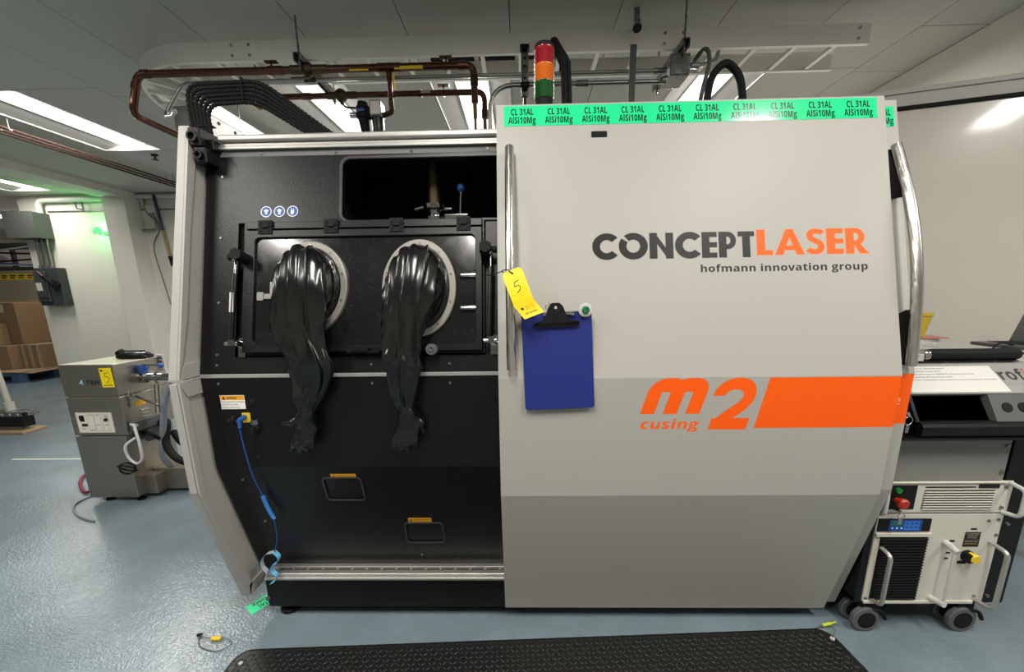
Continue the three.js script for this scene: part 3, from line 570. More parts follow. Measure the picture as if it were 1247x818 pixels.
function lip(x, h, rx, ry) { const c = []; for (let i = 0; i <= 60; i++) { const a = i / 60 * Math.PI * 2; c.push(V3(...BU.pt(x + rx * Math.cos(a), h + ry * Math.sin(a), 0.038))); } return c; }
function gloves(x, h, rx, ry, st, folds, seed, waist, hand) {
  const p = part(machine, 'glove_port', ovalRing(x, h, rx, ry), M.ring, 'oval pale metal port ring with a black rubber glove');
  const s = new THREE.Shape(); s.absellipse(0, 0, rx - 0.022, ry - 0.022, 0, Math.PI * 2);
  part(p, 'bore', BU(new THREE.ExtrudeGeometry(s, { depth: 0.004, bevelEnabled: false, curveSegments: 40 }).translate(x, h, 0.015)), M.pit);
  for (let k = 0; k < 10; k++) { const a = k / 10 * Math.PI * 2 + 0.3; part(p, 'bolt', rod(BU.pt(x + (rx - 0.013) * Math.cos(a), h + (ry - 0.013) * Math.sin(a), 0.03), BU.pt(x + (rx - 0.013) * Math.cos(a), h + (ry - 0.013) * Math.sin(a), 0.034), 0.0034, 8), M.galv); }
  for (let k = 0; k < 3; k++) part(p, 'rubber_bead', sweep(lip(x, h, rx - 0.028 - 0.002 * k, ry - 0.028 - 0.002 * k).map((q) => q.add(V3(0, 0.0016, 0.0062).multiplyScalar(k))), 0.0045, 8, false), M.rubber);
  part(p, 'glove', [gauntlet(st, folds, seed, waist), hand], M.rubber, 'black rubber glove hanging down');
}
{
  // left gauntlet
  const [lx, lh] = [-0.742, 0.305];
  const st = [
    [1.526, -0.172, 1.258, -0.105, -0.742, 0.102, 0.002], [1.538, -0.125, 1.24, -0.085, -0.738, 0.104, 0.006], [1.522, -0.07, 1.22, -0.075, -0.732, 0.106, 0.014],
    [1.455, -0.028, 1.2, -0.07, -0.725, 0.11, 0.036], [1.375, -0.012, 1.18, -0.066, -0.73, 0.114, 0.044], [1.305, -0.006, 1.165, -0.068, -0.736, 0.113, 0.044], [1.235, -0.006, 1.135, -0.07, -0.731, 0.1, 0.038],
    [1.165, -0.004, 1.1, -0.071, -0.722, 0.09, 0], [1.105, -0.01, 1.065, -0.07, -0.724, 0.083, 0], [1.045, -0.014, 1.015, -0.068, -0.735, 0.064, 0], [0.985, -0.02, 0.965, -0.066, -0.755, 0.037, 0.009], [0.94, -0.034, 0.93, -0.06, -0.762, 0.022, 0.002], [0.9, -0.045, 0.895, -0.05, -0.768, 0.008, 0]];
  const w = [-0.758, 0.95, -0.047];
  const hand = capsules([[[-0.755, 0.972, -0.045], w, 0.026, 0.027],
    [w, [-0.79, 0.885, -0.045], 0.024, 0.016], [w, [-0.772, 0.882, -0.04], 0.024, 0.017], [w, [-0.755, 0.886, -0.042], 0.022, 0.015], [w, [-0.74, 0.893, -0.048], 0.02, 0.013],
    [[-0.79, 0.885, -0.045], [-0.812, 0.845, -0.04], 0.014, 0.012], [[-0.812, 0.845, -0.04], [-0.826, 0.818, -0.044], 0.012, 0.009],
    [[-0.772, 0.882, -0.04], [-0.79, 0.84, -0.03], 0.014, 0.012], [[-0.79, 0.84, -0.03], [-0.796, 0.812, -0.042], 0.012, 0.009],
    [[-0.755, 0.886, -0.042], [-0.768, 0.842, -0.028], 0.013, 0.011], [[-0.768, 0.842, -0.028], [-0.77, 0.816, -0.04], 0.011, 0.009],
    [[-0.74, 0.893, -0.048], [-0.748, 0.852, -0.036], 0.012, 0.01], [[-0.748, 0.852, -0.036], [-0.75, 0.828, -0.046], 0.01, 0.008],
    [[-0.765, 0.945, -0.04], [-0.8, 0.925, -0.03], 0.022, 0.014], [[-0.8, 0.925, -0.03], [-0.838, 0.919, -0.034], 0.013, 0.008]], [-0.785, 0.885, -0.045], 0.105, 64, 0.012);
  gloves(lx, lh, 0.134, 0.165, st, [[168, 178, 0.02, 0.5, 0.026, 0.12], [142, 152, 0.02, 0.56, 0.03, 0.1], [121, 129, 0.02, 0.62, 0.034, 0.09], [101, 106, 0.02, 0.58, 0.034, 0.09], [78, 68, 0.02, 0.5, 0.024, 0.1], [40, 30, 0.05, 0.45, 0.02, 0.2], [84, 48, 0.4, 0.78, 0.02, 0.16], [150, 120, 0.5, 0.86, 0.014, 0.2], [262, 270, 0.1, 0.8, 0.014, 0.3]], 2.2, (u, v) => 0.1 * Math.exp(-(((v - 0.55) / 0.07) ** 2)) * Math.max(0, -Math.cos(u)), hand);
}
{
  const [rx0, rh] = [-0.353, 0.297];
  const st = [
    [1.53, -0.168, 1.248, -0.105, -0.353, 0.102, 0.002], [1.536, -0.125, 1.236, -0.085, -0.353, 0.104, 0.006], [1.515, -0.075, 1.22, -0.075, -0.356, 0.104, 0.013],
    [1.45, -0.032, 1.2, -0.068, -0.36, 0.1, 0.036], [1.375, -0.014, 1.18, -0.066, -0.37, 0.092, 0.044], [1.3, -0.008, 1.16, -0.068, -0.382, 0.083, 0.042], [1.225, -0.006, 1.13, -0.07, -0.392, 0.08, 0.036],
    [1.16, -0.004, 1.1, -0.071, -0.397, 0.078, 0.03], [1.105, -0.008, 1.07, -0.07, -0.402, 0.071, 0.026], [1.04, -0.014, 1.015, -0.068, -0.406, 0.054, 0.018], [0.985, -0.022, 0.965, -0.066, -0.405, 0.034, 0.009], [0.94, -0.034, 0.93, -0.06, -0.401, 0.022, 0.002], [0.9, -0.045, 0.895, -0.05, -0.4, 0.008, 0]];
  const w = [-0.4, 0.95, -0.047];
  const hand = capsules([[[-0.404, 0.972, -0.045], w, 0.026, 0.027],
    [w, [-0.432, 0.885, -0.04], 0.024, 0.015], [w, [-0.413, 0.88, -0.036], 0.026, 0.016], [w, [-0.393, 0.882, -0.038], 0.024, 0.016], [w, [-0.374, 0.89, -0.044], 0.022, 0.014],
    [[-0.432, 0.885, -0.04], [-0.446, 0.852, -0.034], 0.014, 0.012], [[-0.446, 0.852, -0.034], [-0.452, 0.824, -0.042], 0.012, 0.009],
    [[-0.413, 0.88, -0.036], [-0.424, 0.842, -0.026], 0.014, 0.011], [[-0.424, 0.842, -0.026], [-0.428, 0.814, -0.036], 0.011, 0.009],
    [[-0.393, 0.882, -0.038], [-0.4, 0.842, -0.026], 0.013, 0.011], [[-0.4, 0.842, -0.026], [-0.402, 0.812, -0.036], 0.011, 0.009],
    [[-0.374, 0.89, -0.044], [-0.374, 0.852, -0.034], 0.012, 0.01], [[-0.374, 0.852, -0.034], [-0.375, 0.822, -0.042], 0.01, 0.008],
    [[-0.385, 0.945, -0.055], [-0.358, 0.91, -0.06], 0.02, 0.014], [[-0.358, 0.91, -0.06], [-0.35, 0.878, -0.062], 0.013, 0.009]], [-0.4, 0.885, -0.045], 0.105, 64, 0.012);
  gloves(rx0, rh, 0.131, 0.174, st, [[160, 172, 0.02, 0.5, 0.03, 0.1], [136, 146, 0.02, 0.62, 0.026, 0.09], [112, 122, 0.02, 0.72, 0.03, 0.09], [92, 100, 0.04, 0.6, 0.022, 0.09], [70, 44, 0.02, 0.6, 0.034, 0.1], [36, 20, 0.08, 0.36, 0.026, 0.16], [92, 84, 0.45, 0.88, 0.016, 0.16], [150, 128, 0.55, 0.84, 0.014, 0.2], [265, 270, 0.1, 0.8, 0.014, 0.3]], 7.7, (u, v) => 0.14 * Math.exp(-(((v - 0.62) / 0.05) ** 2)) * Math.max(0, -Math.cos(u + 0.3)), hand);
}

// signal tower on top of the printer
{
  const x = 0.1, z = -0.345, t = thing('signal_tower', 'red amber and green stack light standing on top of the machine', 'signal light', [x, 1.945, z]);
  const lens = (c) => phy({ color: c, roughness: 0.18, clearcoat: 0.6, clearcoatRoughness: 0.08, bumpMap: noiseTex('ribs', 64, (u) => 0.5 + 0.5 * Math.cos(u * Math.PI * 2 * 8)), bumpScale: 0.0005 });
  part(t, 'base', [rod([x, 1.945, z], [x, 2.058, z], 0.032, 28), rod([x, 1.945, z], [x, 1.955, z], 0.045, 28)], M.blackMatte);
  const seg = [['green_lens', 2.058, lin(0.003, 0.075, 0.012)], ['amber_lens', 2.112, lin(0.7, 0.14, 0.005)], ['red_lens', 2.166, lin(0.3, 0.004, 0.012)]];
  for (const [n, y, c] of seg) part(t, n, turned([x, y, z], [x, 3, z], [[0, 0], [0.034, 0], [0.036, 0.004], [0.036, 0.046], [0.0372, 0.048], [0.0372, 0.054], [0, 0.054]], 36), lens(c));
  part(t, 'cap', turned([x, 2.22, z], [x, 3, z], [[0, 0], [0.037, 0], [0.037, 0.008], [0.032, 0.015], [0, 0.016]], 36), M.blackMatte);
}

// clipboard, magnet, tag
{
  const cb = thing('clipboard', 'blue clipboard with black spring clip hanging on the grey sliding door', 'clipboard', [0.125, 0.98, 0.01]);
  const Q = face(0.982, 0.012, 1.312, -0.028);                      // hangs nearly plumb from its top
  const tilt = (g) => { const m = new THREE.Matrix4().makeRotationZ(0.035); g = Array.isArray(g) ? g.flat(9) : [g]; g.forEach((q) => q.applyMatrix4(m)); return Q(g).map((q) => q.translate(0.13, 0, 0)); };
  part(cb, 'board', tilt(plate(-0.113, 0.117, -0.002, 0.318, 0, 0.0035, 0.01, [], 0.001)), std({ color: lin(0.005, 0.015, 0.17), roughness: 0.55, bumpMap: grain(), bumpScale: 0.0001 }));
  const s = new THREE.Shape([[-0.068, 0.272], [0.072, 0.272], [0.074, 0.284], [0.045, 0.29], [0.03, 0.315], [0.022, 0.336], [0.012, 0.346], [-0.012, 0.346], [-0.022, 0.336], [-0.03, 0.315], [-0.045, 0.29], [-0.07, 0.284]].map((p) => new THREE.Vector2(...p)));
  const hole = new THREE.Path(); hole.absellipse(0, 0.332, 0.006, 0.006, 0, 6.3, true); s.holes.push(hole);
  const clip = part(cb, 'clip', tilt([new THREE.ExtrudeGeometry(s, { depth: 0.005, bevelEnabled: true, bevelSize: 0.001, bevelThickness: 0.001, bevelSegments: 1 }).translate(0, 0, 0.008), plate(-0.07, 0.074, 0.27, 0.284, 0.002, 0.014, 0.003)]), M.blackGloss, 'black spring clip');
  part(clip, 'spring', tilt([new THREE.CylinderGeometry(0.007, 0.007, 0.09, 16).rotateZ(Math.PI / 2).translate(0.003, 0.312, 0.007), new THREE.TorusGeometry(0.01, 0.0016, 8, 20).translate(-0.022, 0.336, 0.006), new THREE.CylinderGeometry(0.009, 0.009, 0.012, 14).rotateZ(Math.PI / 2).translate(0.052, 0.31, 0.01)]), M.chrome);
  const mg = thing('magnet', 'round white magnet with green knob pinning the clipboard corner', 'magnet', [0.213, 1.305, -0.02]);
  const mp = (n, p) => new THREE.Vector3(0.214, 1.303, -0.0165).addScaledVector(V3(0, 0.12, 0.99), n);
  const a = mp(0).toArray(), b = mp(1).toArray();
  part(mg, 'disc', turned(a, b, [[0, 0], [0.022, 0], [0.0225, 0.004], [0.02, 0.007], [0, 0.007]], 32), M.white);
  const kq = turned(mp(0.007).toArray(), b, [[0, 0], [0.012, 0], [0.0125, 0.003], [0.0095, 0.012], [0, 0.013]], 28);
  part(mg, 'knob', [kq, bx(-0.012, 0.012, -0.003, 0.003, 0, 0.009, 0.002).rotateZ(1.1).translate(...mp(0.012).toArray())], std({ color: lin(0.004, 0.14, 0.045), roughness: 0.4 }));

  const tg = thing('paper_tag', 'yellow numbered tag tied to the steel door handle above the clipboard', 'tag', [0.0, 1.35, 0.0]);
  const map = print(160, 384, (g, w, h) => {
    g.fillStyle = '#ffd60c'; g.fillRect(0, 0, w, h); g.strokeStyle = '#b08a08'; g.lineWidth = 2; g.strokeRect(22, 70, 108, 110);
    g.fillStyle = '#2b2208'; g.beginPath(); g.arc(80, 26, 9, 0, 7); g.fill();
    g.strokeStyle = '#1d1a12'; g.lineWidth = 6; g.lineCap = 'round'; g.beginPath(); g.moveTo(104, 86); g.lineTo(66, 92); g.lineTo(60, 124); g.bezierCurveTo(110, 108, 112, 160, 62, 168); g.stroke();
    g.fillStyle = '#4a3b06'; g.beginPath(); g.arc(40, 296, 12, 0, 7); g.fill(); for (let i = 0; i < 3; i++) fit(g, 'equipment no. tag', 62, 290 + i * 14, 70, '', 14); g.fillStyle = '#4a3b06'; fit(g, 'M0 00 0000', 34, 356, 96, 'bold', 26);
  });
  // bent sheet: upper part hangs from its eyelet, the foot flares out
  const T = [], n = 24, Wd = 0.0325;
  const path = (t) => { const L = 0.165 * t; const A = 0.36, B = 0.62, k = t < 0.66 ? 0 : (t - 0.66) / 0.34; const x = -0.024 + Math.sin(A) * Math.min(L, 0.109) + Math.sin(B) * Math.max(0, L - 0.109), y = 1.432 - Math.cos(A) * Math.min(L, 0.109) - Math.cos(B) * Math.max(0, L - 0.109) * 0.85; return [x, y, 0.006 + 0.022 * t + 0.012 * Math.sin(t * 3.1) + 0.012 * k * k]; };
  const pos = [], uv = [];
  const quad = (p, q) => { for (const i of [0, 1, 2, 0, 2, 3]) { pos.push(...p[i]); uv.push(...q[i]); } };
  for (let i = 0; i < n; i++) {
    const t0 = i / n, t1 = (i + 1) / n, a0 = path(t0), a1 = path(t1), w0 = t0 < 0.06 ? Wd * (0.75 + t0 * 4.16) : Wd, w1 = t1 < 0.06 ? Wd * (0.75 + t1 * 4.16) : Wd;
    const e = (p, s, z) => [p[0] + s * 0.937, p[1] + s * 0.35, p[2] + z];
    quad([e(a1, -w1, 0), e(a1, w1, 0), e(a0, w0, 0), e(a0, -w0, 0)], [[0, 1 - t1], [1, 1 - t1], [1, 1 - t0], [0, 1 - t0]]);
    quad([e(a1, w1, -0.0008), e(a1, -w1, -0.0008), e(a0, -w0, -0.0008), e(a0, w0, -0.0008)], [[1, 1 - t1], [0, 1 - t1], [0, 1 - t0], [1, 1 - t0]]);
  }
  const g = new THREE.BufferGeometry(); g.setAttribute('position', new THREE.Float32BufferAttribute(pos, 3)); g.setAttribute('uv', new THREE.Float32BufferAttribute(uv, 2)); g.userData.keepUv = true; g.computeVertexNormals();
  part(tg, 'card', g, std({ map, roughness: 0.55 }));
  part(tg, 'tie', [smooth([[-0.019, 1.42, 0.01], [-0.036, 1.432, 0.008], [-0.054, 1.43, -0.02], [-0.034, 1.42, -0.045], [-0.008, 1.418, -0.03], [-0.019, 1.42, 0.005]], 0.0016, 40, 6), smooth([[-0.052, 1.43, -0.016], [-0.085, 1.42, -0.02], [-0.118, 1.418, -0.03]], 0.0016, 16, 6)], M.blackMatte);
}

// wrist strap cord hanging beside the black panel
{
  const c = thing('grounding_cord', 'thin blue grounding cord plugged into the black lower panel, wrist strap at its end', 'cord', [-1.01, 0.3, -0.08]);
  part(c, 'cord', [smooth([[-1.012, 0.918, -0.05], [-1.014, 0.86, -0.055], [-1.01, 0.7, -0.075], [-1.0, 0.6, -0.1]], 0.0022), smooth([[-0.987, 0.5, -0.12], [-0.994, 0.44, -0.133], [-1.004, 0.38, -0.142], [-1.025, 0.325, -0.148]], 0.0022)], M.blue);
  part(c, 'plug', [rod([-1.012, 0.93, -0.083], [-1.012, 0.925, -0.05], 0.009, 14), rod([-1.012, 0.928, -0.055], [-1.012, 0.898, -0.052], 0.006, 12)], M.blue);
  const coil = []; for (let i = 0; i <= 220; i++) { const t = i / 220, a = i * 0.75; coil.push(V3(-1.002 + 0.016 * t * t + 0.006 * Math.cos(a), 0.605 - 0.11 * t, -0.1 - 0.02 * t + 0.006 * Math.sin(a))); }
  part(c, 'coil', sweep(coil, 0.0021, 6), std({ color: lin(0.02, 0.22, 0.62), roughness: 0.4 }));
  const band = (pts, w) => { const C = new THREE.CatmullRomCurve3(pts.map((p) => V3(...p)), false).getPoints(30), p = [], ix = []; C.forEach((q, i) => { p.push(q.x, q.y, q.z - w, q.x, q.y, q.z + w, q.x + 0.0015, q.y + 0.0015, q.z + w, q.x + 0.0015, q.y + 0.0015, q.z - w); if (i) for (let k = 0; k < 4; k++) { const a = (i - 1) * 4 + k, b = (i - 1) * 4 + (k + 1) % 4; ix.push(a, b, a + 4, b, b + 4, a + 4); } }); const g = new THREE.BufferGeometry(); g.setAttribute('position', new THREE.Float32BufferAttribute(p, 3)); g.setIndex(ix); const h = g.toNonIndexed(); h.computeVertexNormals(); return h; };
  part(c, 'wrist_strap', [band([[-1.028, 0.322, -0.15], [-1.012, 0.3, -0.15], [-1.02, 0.275, -0.15], [-1.045, 0.26, -0.15], [-1.05, 0.235, -0.15], [-1.038, 0.218, -0.15]], 0.011), band([[-1.04, 0.235, -0.14], [-1.025, 0.222, -0.14], [-1.03, 0.2, -0.137], [-1.052, 0.186, -0.136]], 0.01)], std({ color: lin(0.16, 0.5, 0.8), roughness: 0.7, side: THREE.DoubleSide }));
  part(c, 'strap_loop', band([[-1.028, 0.322, -0.15], [-1.06, 0.315, -0.15], [-1.085, 0.285, -0.15], [-1.085, 0.25, -0.15], [-1.07, 0.225, -0.15], [-1.075, 0.2, -0.145]], 0.01), std({ color: lin(0.45, 0.52, 0.56), roughness: 0.5, side: THREE.DoubleSide }), 'pale inner side of the strap');
}

// ---------------------------------------------------------------- overhead services
{
  // ladder cable tray with a swept bend to the back at its left end
  const t = thing('cable_tray', 'long aluminium ladder cable tray hanging under the ceiling above the machine', 'cable tray', [0, 2.695, -1.39]);
  const R = 0.65, cx = -1.9, cz = -1.25 - R;                       // centre of the bend
  const railPath = (r) => { const p = [V3(1.965, 0, cz + r), V3(cx, 0, cz + r)]; for (let i = 1; i <= 14; i++) { const a = i / 14 * Math.PI / 2; p.push(V3(cx - r * Math.sin(a), 0, cz + r * Math.cos(a))); } p.push(V3(cx - r, 0, -3.6)); return p; };
  const channel = (r, s) => {                                       // side rail: web with flanges turned inwards
    const P = railPath(r), g = [], pos = [];
    const sec = [[0, 0], [s * 0.022, 0], [s * 0.022, 0.003], [s * 0.003, 0.003], [s * 0.003, 0.097], [s * 0.022, 0.097], [s * 0.022, 0.1], [0, 0.1]];
    const rows = P.map((q, i) => { const d = P[Math.min(i + 1, P.length - 1)].clone().sub(P[Math.max(i - 1, 0)]).normalize(), nrm = V3(d.z, 0, -d.x); return sec.map(([o, y]) => [q.x + nrm.x * o, 2.695 + y, q.z + nrm.z * o]); });
    for (let i = 0; i < rows.length - 1; i++) for (let k = 0; k < sec.length; k++) { const l = (k + 1) % sec.length, a = rows[i][k], b = rows[i][l], c = rows[i + 1][l], d = rows[i + 1][k]; pos.push(...a, ...b, ...c, ...a, ...c, ...d); }
    for (const e of [0, rows.length - 1]) for (const tri of [[0, 1, 2], [0, 2, 3], [0, 3, 4], [0, 4, 7], [4, 5, 6], [4, 6, 7]]) pos.push(...tri.flatMap((k) => rows[e][k]));
    const q = new THREE.BufferGeometry(); q.setAttribute('position', new THREE.Float32BufferAttribute(pos, 3)); q.computeVertexNormals(); return [q];
  };
  const trayMat = std({ color: lin(0.88, 0.865, 0.81), metalness: 0.55, roughness: 0.5, side: THREE.DoubleSide });
  const side = part(t, 'side_rail', channel(R, -1), trayMat), back = part(t, 'side_rail', channel(R - 0.28, 1), trayMat);
  const rung = (a, b) => { const A = V3(...a), B = V3(...b), L = A.distanceTo(B); return new THREE.BoxGeometry(L, 0.02, 0.024).rotateY(-Math.atan2(B.z - A.z, B.x - A.x)).translate((A.x + B.x) / 2, 2.71, (A.z + B.z) / 2); };
  for (let x = 1.8; x > -1.95; x -= 0.222) part(t, 'rung', rung([x, 0, -1.252], [x, 0, -1.53]), trayMat);
  for (const a of [0.2, 0.48, 0.76, 1.04, 1.32]) part(t, 'rung', rung([cx - (R - 0.003) * Math.sin(a), 0, cz + (R - 0.003) * Math.cos(a)], [cx - (R - 0.278) * Math.sin(a), 0, cz + (R - 0.278) * Math.cos(a)]), trayMat);
  for (let z = -2.0; z > -3.5; z -= 0.222) part(t, 'rung', rung([cx - R + 0.003, 0, z], [cx - R + 0.277, 0, z]), trayMat);
  const bolts = []; for (const x of [-1.63, -1.53, 1.9, 0.93, 0.83]) for (const y of [2.72, 2.772]) bolts.push(rod([x, y, -1.25], [x, y, -1.243], 0.008, 8));
  part(side, 'splice_bolt', bolts, M.chrome); part(side, 'splice_plate', [bx(-1.67, -1.49, 2.702, 2.788, -1.2515, -1.248)], trayMat);

  // strut trapezes
  for (const [x, z0, lb] of [[-1.222, -1.2, 'steel strut trapeze hanger at the left, carrying the brass valves'], [0.912, -1.17, 'steel strut trapeze hanger at the right with the conduit box']]) {
    const h = thing('strut_hanger', lb, 'hanger', [x, 2.65, -1.4]);
    part(h, 'strut', [bx(x - 0.02, x + 0.02, 2.686, 2.69, z0 - 0.46, z0 + 0.03), bx(x - 0.02, x - 0.017, 2.65, 2.688, z0 - 0.46, z0 + 0.03), bx(x + 0.017, x + 0.02, 2.65, 2.688, z0 - 0.46, z0 + 0.03), bx(x - 0.02, x - 0.011, 2.65, 2.654, z0 - 0.46, z0 + 0.03), bx(x + 0.011, x + 0.02, 2.65, 2.654, z0 - 0.46, z0 + 0.03)], M.galv);
    for (const z of [z0, z0 - 0.42]) { part(h, 'threaded_rod', rod([x, 2.62, z], [x, CEIL, z], 0.0055, 10), M.galv); part(h, 'nut', [rod([x, 2.635, z], [x, 2.65, z], 0.012, 6), rod([x, 2.69, z], [x, 2.702, z], 0.012, 6)], M.galv); }
  }
  // copper lines
  const clamp = (x, y, z, r) => [new THREE.TorusGeometry(r + 0.003, 0.003, 6, 20).rotateY(Math.PI / 2).translate(x, y, z), rod([x, y + r, z], [x, y + r + 0.025, z], 0.005, 8), bx(x - 0.035, x + 0.035, y + r + 0.02, y + r + 0.026, z - 0.014, z + 0.014)];
  const f = thing('copper_pipe', 'thick front copper pipe running along under the cable tray', 'pipe', [-1.2, 2.63, -1.228]);
  part(f, 'pipe', [pipe([[-0.243, 2.44, -1.228], [-0.243, 2.63, -1.228], [-2.19, 2.63, -1.228], [-2.275, 2.43, -1.245], [-2.275, 2.43, -3.3]], 0.0195, 0.05, 16)], M.copper);
  parts(f, 'fitting', [rod([-0.29, 2.63, -1.228], [-0.33, 2.63, -1.228], 0.0225), rod([-0.243, 2.575, -1.228], [-0.243, 2.53, -1.228], 0.0225), rod([-0.79, 2.63, -1.228], [-0.66, 2.63, -1.228], 0.023), rod([-2.12, 2.63, -1.228], [-2.16, 2.63, -1.228], 0.0225), rod([-2.21, 2.585, -1.232], [-2.222, 2.555, -1.234], 0.0225), rod([-1.42, 2.63, -1.228], [-1.34, 2.63, -1.228], 0.0225)], M.copper);
  part(f, 'ball_valve', [rod([-1.29, 2.63, -1.228], [-1.08, 2.63, -1.228], 0.024, 8), new THREE.SphereGeometry(0.036, 16, 12).translate(-1.19, 2.63, -1.228), rod([-1.19, 2.63, -1.228], [-1.19, 2.58, -1.21], 0.012)], M.brass, 'brass ball valve');
  part(f, 'valve_lever', [bx(-1.28, -1.18, 2.574, 2.58, -1.215, -1.195, 0.002)], M.black);
  for (const x of [-1.4, -0.4]) part(f, 'pipe_clamp', clamp(x, 2.63, -1.228, 0.02), M.copper);
  part(f, 'hose_tail', [rod([-0.243, 2.44, -1.228], [-0.243, 2.36, -1.228], 0.012), rod([-0.243, 2.36, -1.228], [-0.245, 1.94, -1.228], 0.0085)], M.brass);
  part(f, 'drop_branch', [rod([-0.73, 2.63, -1.235], [-0.73, 2.57, -1.235], 0.017), rod([-0.73, 2.57, -1.235], [-0.73, 2.47, -1.235], 0.013)], M.copper);
  parts(f, 'flow_label', [bx(-0.69, -0.53, 2.611, 2.627, -1.212, -1.2085), bx(-0.95, -0.84, 2.609, 2.617, -1.212, -1.2085), bx(-0.713, -0.7, 2.52, 2.6, -1.232, -1.229)], M.yellow, 'yellow flow label');
  const b = thing('copper_pipe', 'second copper pipe running behind and below the front one', 'pipe', [-1.2, 2.6, -1.46]);
  part(b, 'pipe', pipe([[-0.205, 2.46, -1.46], [-0.205, 2.6, -1.46], [-1.72, 2.6, -1.46], [-1.72, 2.6, -1.62], [-1.72, CEIL, -1.62]], 0.017, 0.05, 16), M.copper);
  parts(b, 'fitting', [rod([-0.25, 2.6, -1.46], [-0.285, 2.6, -1.46], 0.02), rod([-0.205, 2.5, -1.46], [-0.205, 2.45, -1.46], 0.02), rod([-0.8, 2.6, -1.46], [-0.77, 2.6, -1.46], 0.0195), rod([-0.62, 2.6, -1.46], [-0.6, 2.6, -1.46], 0.0195), rod([-1.36, 2.6, -1.46], [-1.3, 2.6, -1.46], 0.0195)], M.copper);
  part(b, 'ball_valve', [rod([-1.2, 2.6, -1.46], [-1.01, 2.6, -1.46], 0.022, 8), new THREE.SphereGeometry(0.038, 16, 12).translate(-1.11, 2.6, -1.46), rod([-1.11, 2.6, -1.46], [-1.1, 2.545, -1.44], 0.012)], M.brass, 'brass ball valve');
  part(b, 'valve_lever', [smooth([[-1.1, 2.545, -1.44], [-1.07, 2.52, -1.43], [-0.95, 2.515, -1.43]], 0.006, 16, 8)], M.black);
  part(b, 'pipe_clamp', [clamp(-0.46, 2.6, -1.46, 0.018)], M.copper);
  part(b, 'pipe_label', bx(-0.6, -0.54, 2.594, 2.61, -1.4425, -1.439), M.white);
  part(b, 'hose_tail', [rod([-0.205, 2.45, -1.46], [-0.205, 2.38, -1.46], 0.012), rod([-0.205, 2.38, -1.46], [-0.207, 1.94, -1.46], 0.0085)], M.brass);

  // air preparation unit fed from the front pipe
  const a = thing('air_filter', 'black and grey air filter regulator unit hanging from the copper branch pipe', 'air filter', [-0.86, 2.42, -1.3]);
  part(a, 'elbow', [pipe([[-0.73, 2.47, -1.235], [-0.735, 2.415, -1.26], [-0.8, 2.415, -1.3]], 0.015, 0.02, 12)], M.brass);
  part(a, 'regulator', [rod([-0.92, 2.4, -1.3], [-0.92, 2.46, -1.3], 0.04, 24), rod([-0.92, 2.46, -1.3], [-0.92, 2.485, -1.3], 0.036, 24, 0.03), rod([-0.92, 2.4, -1.3], [-0.91, 2.31, -1.3], 0.033, 20, 0.026), bx(-0.955, -0.84, 2.4, 2.44, -1.32, -1.28, 0.006)], M.blackMatte);
  part(a, 'filter_head', bx(-0.87, -0.8, 2.4, 2.485, -1.34, -1.255, 0.012), M.alu);
  part(a, 'filter_bowl', turned([-0.835, 2.4, -1.3], [-0.835, 0, -1.3], [[0, 0], [0.035, 0], [0.034, 0.1], [0.024, 0.13], [0, 0.135]]), M.blackGloss);
  part(a, 'dial', [bx(-0.94, -0.9, 2.425, 2.438, -1.263, -1.257)], M.blue);
  part(a, 'coupling', rod([-0.96, 2.42, -1.3], [-1.0, 2.42, -1.3], 0.016, 12), M.chrome);

  // conduits
  const c1 = thing('conduit', 'slim straight steel conduit under the tray, its left end bent down', 'conduit', [-0.5, 2.62, -1.315]);
  part(c1, 'tube', pipe([[0.85, 2.62, -1.315], [-2.0, 2.62, -1.315], [-2.13, 2.44, -1.3], [-2.0, 2.4, -1.2], [-1.9, 2.38, -1.1]], 0.0105, 0.05, 12), M.conduit);
  part(c1, 'connector', [rod([0.8, 2.62, -1.315], [0.86, 2.62, -1.315], 0.015, 12), bx(-1.26, -1.19, 2.6, 2.65, -1.33, -1.3, 0.003)], M.galv);
  const c2 = thing('conduit', 'steel conduit curving up from behind the sliding door towards the box', 'conduit', [0.2, 2.51, -1.2]);
  part(c2, 'tube', pipe([[-0.156, 1.945, -1.2], [-0.156, 2.511, -1.2], [0.84, 2.52, -1.22]], 0.0125, 0.14, 12), M.conduit);
  part(c2, 'coupling', rod([0.33, 2.514, -1.205], [0.4, 2.5145, -1.206], 0.017, 12), M.galv);
  const jb = thing('junction_box', 'small steel conduit box fixed under the right strut hanger', 'junction box', [0.91, 2.6, -1.25]);
  part(jb, 'box', [bx(0.85, 0.96, 2.535, 2.645, -1.34, -1.19, 0.006)], M.galv);
  part(jb, 'cover', bx(0.855, 0.955, 2.54, 2.64, -1.19, -1.184, 0.002), M.galv);
  part(jb, 'screw', [rod([0.87, 2.62, -1.184], [0.87, 2.62, -1.18], 0.005, 8), rod([0.94, 2.56, -1.184], [0.94, 2.56, -1.18], 0.005, 8)], M.chrome);
  parts(jb, 'clamp', [rod([0.84, 2.53, -1.2], [0.8, 2.51, -1.17], 0.01, 8), rod([0.98, 2.6, -1.23], [1.02, 2.6, -1.23], 0.016, 12), pipe([[0.96, 2.6, -1.23], [1.04, 2.6, -1.23], [1.16, 2.66, -1.3], [1.17, 2.79, -1.34]], 0.011, 0.06)], M.conduit);
  solo('flexible_cable', [smooth([[0.985, 2.61, -1.2], [1.0, 2.62, -1.12], [0.98, 2.5, -1.0], [0.95, 2.33, -1.0], [0.94, 1.94, -1.0]], 0.0105, 40, 10)], M.greyPlastic, 'thin dark grey cable dropping from the conduit box behind the sliding door', 'cable');
